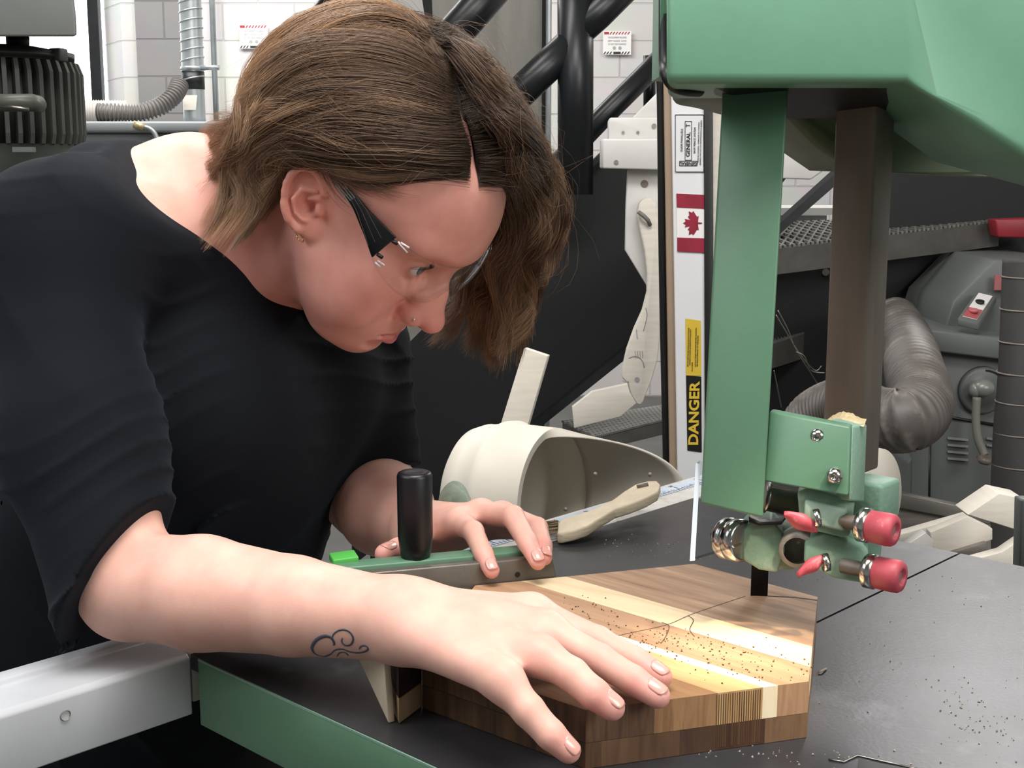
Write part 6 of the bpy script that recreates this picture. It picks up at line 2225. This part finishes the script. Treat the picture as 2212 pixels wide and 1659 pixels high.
def strand_mesh(name, Ps, Cs, Rs, parent, mat='hair'):
    P_ = np.concatenate(Ps)
    C_ = np.concatenate(Cs)
    R_ = np.concatenate(Rs)
    N, K, _ = P_.shape
    tan = np.gradient(P_, axis=1)
    tan /= np.maximum(np.linalg.norm(tan, axis=2, keepdims=True), 1e-9)
    ref = np.broadcast_to(arr((.3, -.9, .3)), tan.shape)
    a_ = np.cross(tan, ref)
    a_ /= np.maximum(np.linalg.norm(a_, axis=2, keepdims=True), 1e-9)
    b_ = np.cross(tan, a_)
    taper = (1 - .75 * np.linspace(0, 1, K) ** 3)[None, :, None]
    vs = []
    for q in range(3):
        an = 2 * PI * q / 3
        vs.append(P_ + (a_ * math.cos(an) + b_ * math.sin(an)) * R_[:, None, None] * taper)
    V = np.stack(vs, 2).reshape(-1, 3)
    Cc = np.repeat(C_.reshape(-1, 3), 3, axis=0)
    base = (np.arange(N) * K * 3)[:, None, None]
    kk = (np.arange(K - 1) * 3)[None, :, None]
    q0 = np.arange(3)[None, None, :]
    q1_ = (np.arange(3) + 1)[None, None, :] % 3
    F_ = np.stack([base + kk + q0, base + kk + q1_, base + kk + 3 + q1_, base + kk + 3 + q0], -1).reshape(-1, 4)
    return np_mesh(name, V, F_, mat, parent, {'tint': Cc})


hair = strand_mesh('hair', ALLP, ALLC, ALLR, person)
hair['label'] = 'wavy brown shoulder-length hair with a side parting'
print('hair strands', sum(len(x) for x in ALLP), _t.time() - t0)

# the dense inner mass the strands lie on
def shell(G, depth, smax, nm):
    s_ = np.linspace(.022, smax, 30)
    rows = crom(G, s_)
    cen = HO + HM @ SCc
    up2 = np.linspace(0, len(G) - 1, 40)
    i = np.minimum(up2.astype(int), len(G) - 2)
    f_ = (up2 - i)[:, None, None]
    g = rows[i] * (1 - f_) + rows[i + 1] * f_
    out = g - cen
    r_ = np.linalg.norm(out, axis=2, keepdims=True)
    out /= r_
    s = s_[None, :, None]
    g = g - out * depth * np.minimum(1, s * 5 + .15)
    inner = g - out * .004
    n_, k_ = g.shape[:2]
    V = np.concatenate([g.reshape(-1, 3), inner.reshape(-1, 3)])
    f2 = []
    for a_ in range(n_ - 1):
        for b_ in range(k_ - 1):
            q = a_ * k_ + b_
            f2.append((q, q + 1, q + k_ + 1, q + k_))
            q += n_ * k_
            f2.append((q + k_, q + k_ + 1, q + 1, q))
    return np_mesh(nm, V, np.array(f2), M['hair_in'], hair)
M['hair_in'] = pmat('hair_inner', '#3f2f25', .7, var=.3, vscale=60)
shell(near, .012, .80, 'hair_mass')
shell(far, .012, .62, 'hair_mass')
shell(bk, .012, .86, 'hair_mass')

# ---- eyebrows and lashes
def surf_dir(p): return HM @ arr((.95, 0, .1))
BP, BC, BR = [], [], []
for s in (-1, 1):
    n_ = 230
    t_ = RNG.uniform(0, 1, n_)
    base = np.array([hp(.1015 - .020 * x ** 1.6, s * (.011 + .037 * x), .0325 + .0065 * math.sin(PI * min(1, x * 1.1)) + RNG.normal(0, .0016) * (1 - .6 * x)) for x in t_])
    dirs = np.array([HM @ arr((-.25 - .5 * x, s * (1.0), .45 - .9 * x)) for x in t_])
    dirs /= np.linalg.norm(dirs, axis=1)[:, None]
    k_ = np.linspace(0, 1, KS)[None, :, None]
    P_ = base[:, None, :] + dirs[:, None, :] * .0075 * k_ + (HM @ arr((.0012, 0, 0)))[None, None, :] * np.sin(PI * k_)
    BP.append(P_)
    BC.append(np.broadcast_to(arr((.11, .065, .045)), P_.shape).copy())
    BR.append(np.full(n_, .00013))
    n_ = 60
    t_ = np.linspace(0, 1, n_)
    base, dirs = [], []
    for x in t_:
        y_ = .028 + .0150 * (-.80 + 1.72 * x)
        z_ = EC[2] - .0018 + .0068 * math.sqrt(max(0, 1 - ((y_ - .028) / .0155) ** 2)) - .0003
        dy_, dz_ = y_ - EC[1], z_ - EC[2]
        x_ = EC[0] + math.sqrt(max(1e-6, .0149 ** 2 - dy_ ** 2 - dz_ ** 2))
        base.append(hp(x_ - .0004, s * y_, z_))
        dirs.append(HM @ arr((.8, s * (x - .35) * 1.1, -.45)))
    base, dirs = np.array(base), np.array(dirs)
    P_ = base[:, None, :] + dirs[:, None, :] * .0046 * k_ + (HM @ arr((0, 0, .0042)))[None, None, :] * k_ ** 2
    BP.append(P_)
    BC.append(np.broadcast_to(arr((.02, .014, .012)), P_.shape).copy())
    BR.append(np.full(n_, .00009))
brow = strand_mesh('eyebrow', [BP[0], BP[2]], [BC[0], BC[2]], [BR[0], BR[2]], body)
lash = strand_mesh('eyelash', [BP[1], BP[3]], [BC[1], BC[3]], [BR[1], BR[3]], body)
tag(brow, kind='stuff'); tag(lash, kind='stuff')


# ---- jewellery and the tattoo
def ring_at(c, n, r, w, name, mat):
    n = Vector(n).normalized()
    x = n.orthogonal().normalized()
    y = n.cross(x)
    c = Vector(c)
    return MB().tube([c + (x * math.cos(a_ * 2 * PI / 24) + y * math.sin(a_ * 2 * PI / 24)) * r for a_ in range(25)], w, 8).build(name, mat, body)
e_ = EAR[-1]
ring_at(HO + HM @ e_(.012, -.0215, .0015), HM @ arr((.3, .2, 1)), .0036, .00045, 'earring', 'gold')
ring_at(HO + HM @ e_(.006, -.0300, .001), HM @ arr((.3, .2, 1)), .0040, .00045, 'earring', 'gold')
MB().ball(hp(.1065, -.0185, -.0305), .0013, 12).build('nose_stud', 'silver', body)

# ---- safety glasses
M['glossy_clear'] = pmat('moulded_clear', '#d8c8c8', .12, var=.02, coat=1.0)
gls = thing('safety_glasses', Vector(hp(.05, 0, .02)), 'clear wraparound safety glasses with ribbed black arms, worn by the leaning person', 'glasses')
def LP(u, v, yl):
    """meeting of the sight line with the upright plane y = yl of the head"""
    n = HM[:, 1]
    p0 = hp(0, yl, 0)
    r = arr(_F) + arr(_R) * ((u - 1106) / FOC) + arr(_U) * ((829.5 - v) / FOC)
    t = ((p0 - arr(CAM)) @ n) / (r @ n)
    return arr(CAM) + r * t
gm = bpy.data.materials.new('clear_lens')
gm.use_nodes = True
nt = gm.node_tree
tr = nd(nt, 'ShaderNodeBsdfTransparent')
tr.inputs[0].default_value = (.975, .98, .98, 1)
gs = nd(nt, 'ShaderNodeBsdfGlossy', Roughness=.06)
lw = nd(nt, 'ShaderNodeLayerWeight', Blend=.32)
ms = nd(nt, 'ShaderNodeMixShader')
sc_m = nd(nt, 'ShaderNodeMath', operation='MULTIPLY')
sc_m.inputs[1].default_value = .08
nt.links.new(lw.outputs['Fresnel'], sc_m.inputs[0])
nt.links.new(sc_m.outputs[0], ms.inputs[0])
nt.links.new(tr.outputs[0], ms.inputs[1])
nt.links.new(gs.outputs[0], ms.inputs[2])
nt.links.new(ms.outputs[0], nt.nodes['Material Output'].inputs[0])
M['lens'] = gm
arm_uv = [(716, 374), (728, 378), (748, 396), (800, 455), (858, 512), (806, 556), (790, 510), (766, 452), (740, 408)]
for s, nm in ((-1, 'temple_arm'), (1, 'temple_arm')):
    pts_ = []
    for (u, v) in arm_uv:
        q = (LP(u, v, -.0735) - HO) @ HM
        pts_.append(HO + HM @ arr((q[0], s * .0735, q[2])))
    ex = HM @ arr((0, s * .0022, 0))
    arm = MB().prism(pts_, ex).build(nm, 'black_plastic', gls, bevel=.0007)
    for k in range(3):
        a_ = [(752 + k * 4, 408 - k * 2), (776 + k * 9, 458 - k * 4), (800 + k * 14, 530 - k * 8)]
        pp_ = [(LP(u, v, -.0735) - HO) @ HM for u, v in a_]
        MB().tube([HO + HM @ arr((q[0], s * .0760, q[2])) for q in pp_], .00028, 6).build('rib', pmat('arm_rib', '#5a5652', .4), arm)
    for k in range(4):
        a_ = [(722 + k * 4.5, 392 - k * 3), (757 + k * 4.5, 436 - k * 3)]
        pp_ = [(LP(u, v, -.0735) - HO) @ HM for u, v in a_]
        MB().tube([HO + HM @ arr((q[0], s * .0759, q[2])) for q in pp_], .00045, 6).build('grey_line', pmat('arm_grey', '#a3aaa4', .4), arm)
NA, NZ = 61, 13
qa_, qb_ = (LP(858, 512, -.0735) - HO) @ HM, (LP(806, 556, -.0735) - HO) @ HM
XE = (qa_[0] + qb_[0]) / 2 - .003
print('arm end', qa_.round(4), qb_.round(4))
Gd = []
for i in range(NA):
    a_ = -1 + 2 * i / (NA - 1)
    an = a_ * math.radians(70)
    xe_ = XE
    x = xe_ + (.1130 - xe_) * (math.cos(an) - math.cos(math.radians(70))) / (1 - math.cos(math.radians(70)))
    y = .0738 * math.sin(an) / math.sin(math.radians(70))
    nose = math.exp(-(y / .012) ** 2)
    ztop = .0335 + (qa_[2] - .001 - .0335) * abs(a_) ** 3 + .002 * nose
    zbot = -.0110 + .015 * nose + (qb_[2] + .001 + .0110) * abs(a_) ** 3
    row = []
    for j in range(NZ):
        f_ = j / (NZ - 1)
        bul = .003 * math.sin(PI * f_)
        row.append(HO + HM @ arr((x + bul - .004 * (1 - f_), y, zbot + (ztop - zbot) * f_)))
    Gd.append(row)
V = np.array(Gd).reshape(-1, 3)
F_ = np.array([(i * NZ + j, (i + 1) * NZ + j, (i + 1) * NZ + j + 1, i * NZ + j + 1) for i in range(NA - 1) for j in range(NZ - 1)])
ln = np_mesh('lens', V, F_, 'lens', gls)
md = ln.modifiers.new('thick', 'SOLIDIFY')
md.thickness = .0018
MB().tube([Vector(Gd[i][-1]) for i in range(NA)], .0008, 8).build('lens_edge', 'lens', gls)
MB().tube([Vector(Gd[i][0]) for i in range(NA)], .0008, 8).build('lens_edge', 'lens', gls)
for (u0, v0, u1, v1) in ((818, 549, 828, 556), (850, 520, 860, 526)):
    qa_, qb_ = (LP(u0, v0, -.074) - HO) @ HM, (LP(u1, v1, -.074) - HO) @ HM
    for s in (-1, 1):
        MB().tube([HO + HM @ arr((q[0], s * .0755, q[2])) for q in (qa_, qb_)], .0016, 8).build('hinge_block', 'black_plastic', gls)
for (u0, v0, u1, v1) in ((812, 566, 824, 578), (818, 562, 831, 574), (862, 522, 880, 546), (868, 524, 884, 536)):
    qa_, qb_ = (LP(u0, v0, -.074) - HO) @ HM, (LP(u1, v1, -.074) - HO) @ HM
    for s in (-1, 1):
        MB().tube([HO + HM @ arr((qa_[0], s * .0752, qa_[2])), HO + HM @ arr((qb_[0], s * .0740, qb_[2]))], .0009, 8).build('hinge_tab', M['glossy_clear'], gls)

# tattoo: an ampersand-like flourish lying on the near side of the right forearm
fc_ = E_R + (W_R - E_R) * .8
def on_skin(u, v):
    """where the sight line first meets the body"""
    r = arr(_F) + arr(_R) * ((u - 1106) / FOC) + arr(_U) * ((829.5 - v) / FOC)
    t = .74
    for _ in range(60):
        p = arr(CAM) + r * t
        d = Fb.ev(p[None, :])[0]
        t += max(-.01, min(.05, d * .7))
        if abs(d) < 1e-4: break
    return arr(CAM) + r * t
def ink_line(uv, w0, w1, n=22):
    pts_ = [on_skin(u, v) for u, v in [(q.x, q.y) for q in bez([(u, v, 0) for u, v in uv], n)]]
    mb = MB()
    rows = []
    for i, p in enumerate(pts_):
        tt = pts_[min(i + 1, n - 1)] - pts_[max(i - 1, 0)]
        tt /= np.linalg.norm(tt)
        g_ = np.array([Fb.ev((p + e)[None, :])[0] - Fb.ev((p - e)[None, :])[0] for e in np.eye(3) * .002])
        g_ /= np.linalg.norm(g_)
        sd_ = np.cross(tt, g_)
        wpx = w0 + (w1 - w0) * math.sin(PI * i / (n - 1))
        w = wpx * .86 / FOC / 2
        rows.append([p + sd_ * w + g_ * -.0004, p + sd_ * w * .9 + g_ * .00018, p - sd_ * w * .9 + g_ * .00018, p - sd_ * w + g_ * -.0004])
    mb.rings([[Vector(q) for q in r__] for r__ in rows], True)
    return mb
tat = MB()
for uv, a_, b_ in (([(688, 1416), (678, 1410), (674, 1398), (684, 1382), (702, 1374), (716, 1378), (722, 1390), (720, 1394)], 3, 9),
                   ([(716, 1382), (722, 1368), (738, 1360), (754, 1364), (763, 1378), (758, 1392), (746, 1394), (738, 1386), (740, 1378)], 3, 5),
                   ([(716, 1412), (724, 1404), (740, 1402), (756, 1408), (772, 1410), (786, 1408), (795, 1402), (790, 1395), (780, 1396), (776, 1402)], 3, 5),
                   ([(688, 1416), (702, 1418), (716, 1412)], 3, 6),
                   ([(728, 1418), (734, 1410), (746, 1410), (752, 1416)], 2, 4)):
    t_ = ink_line(uv, a_, b_)
    tat.add(t_.v, t_.f, 0, True)
o = tat.build('tattoo', pmat('tattoo_ink', '#4a4f5c', .5, var=.05), body)
o['label'] = 'dark scrolled ampersand-like tattoo'
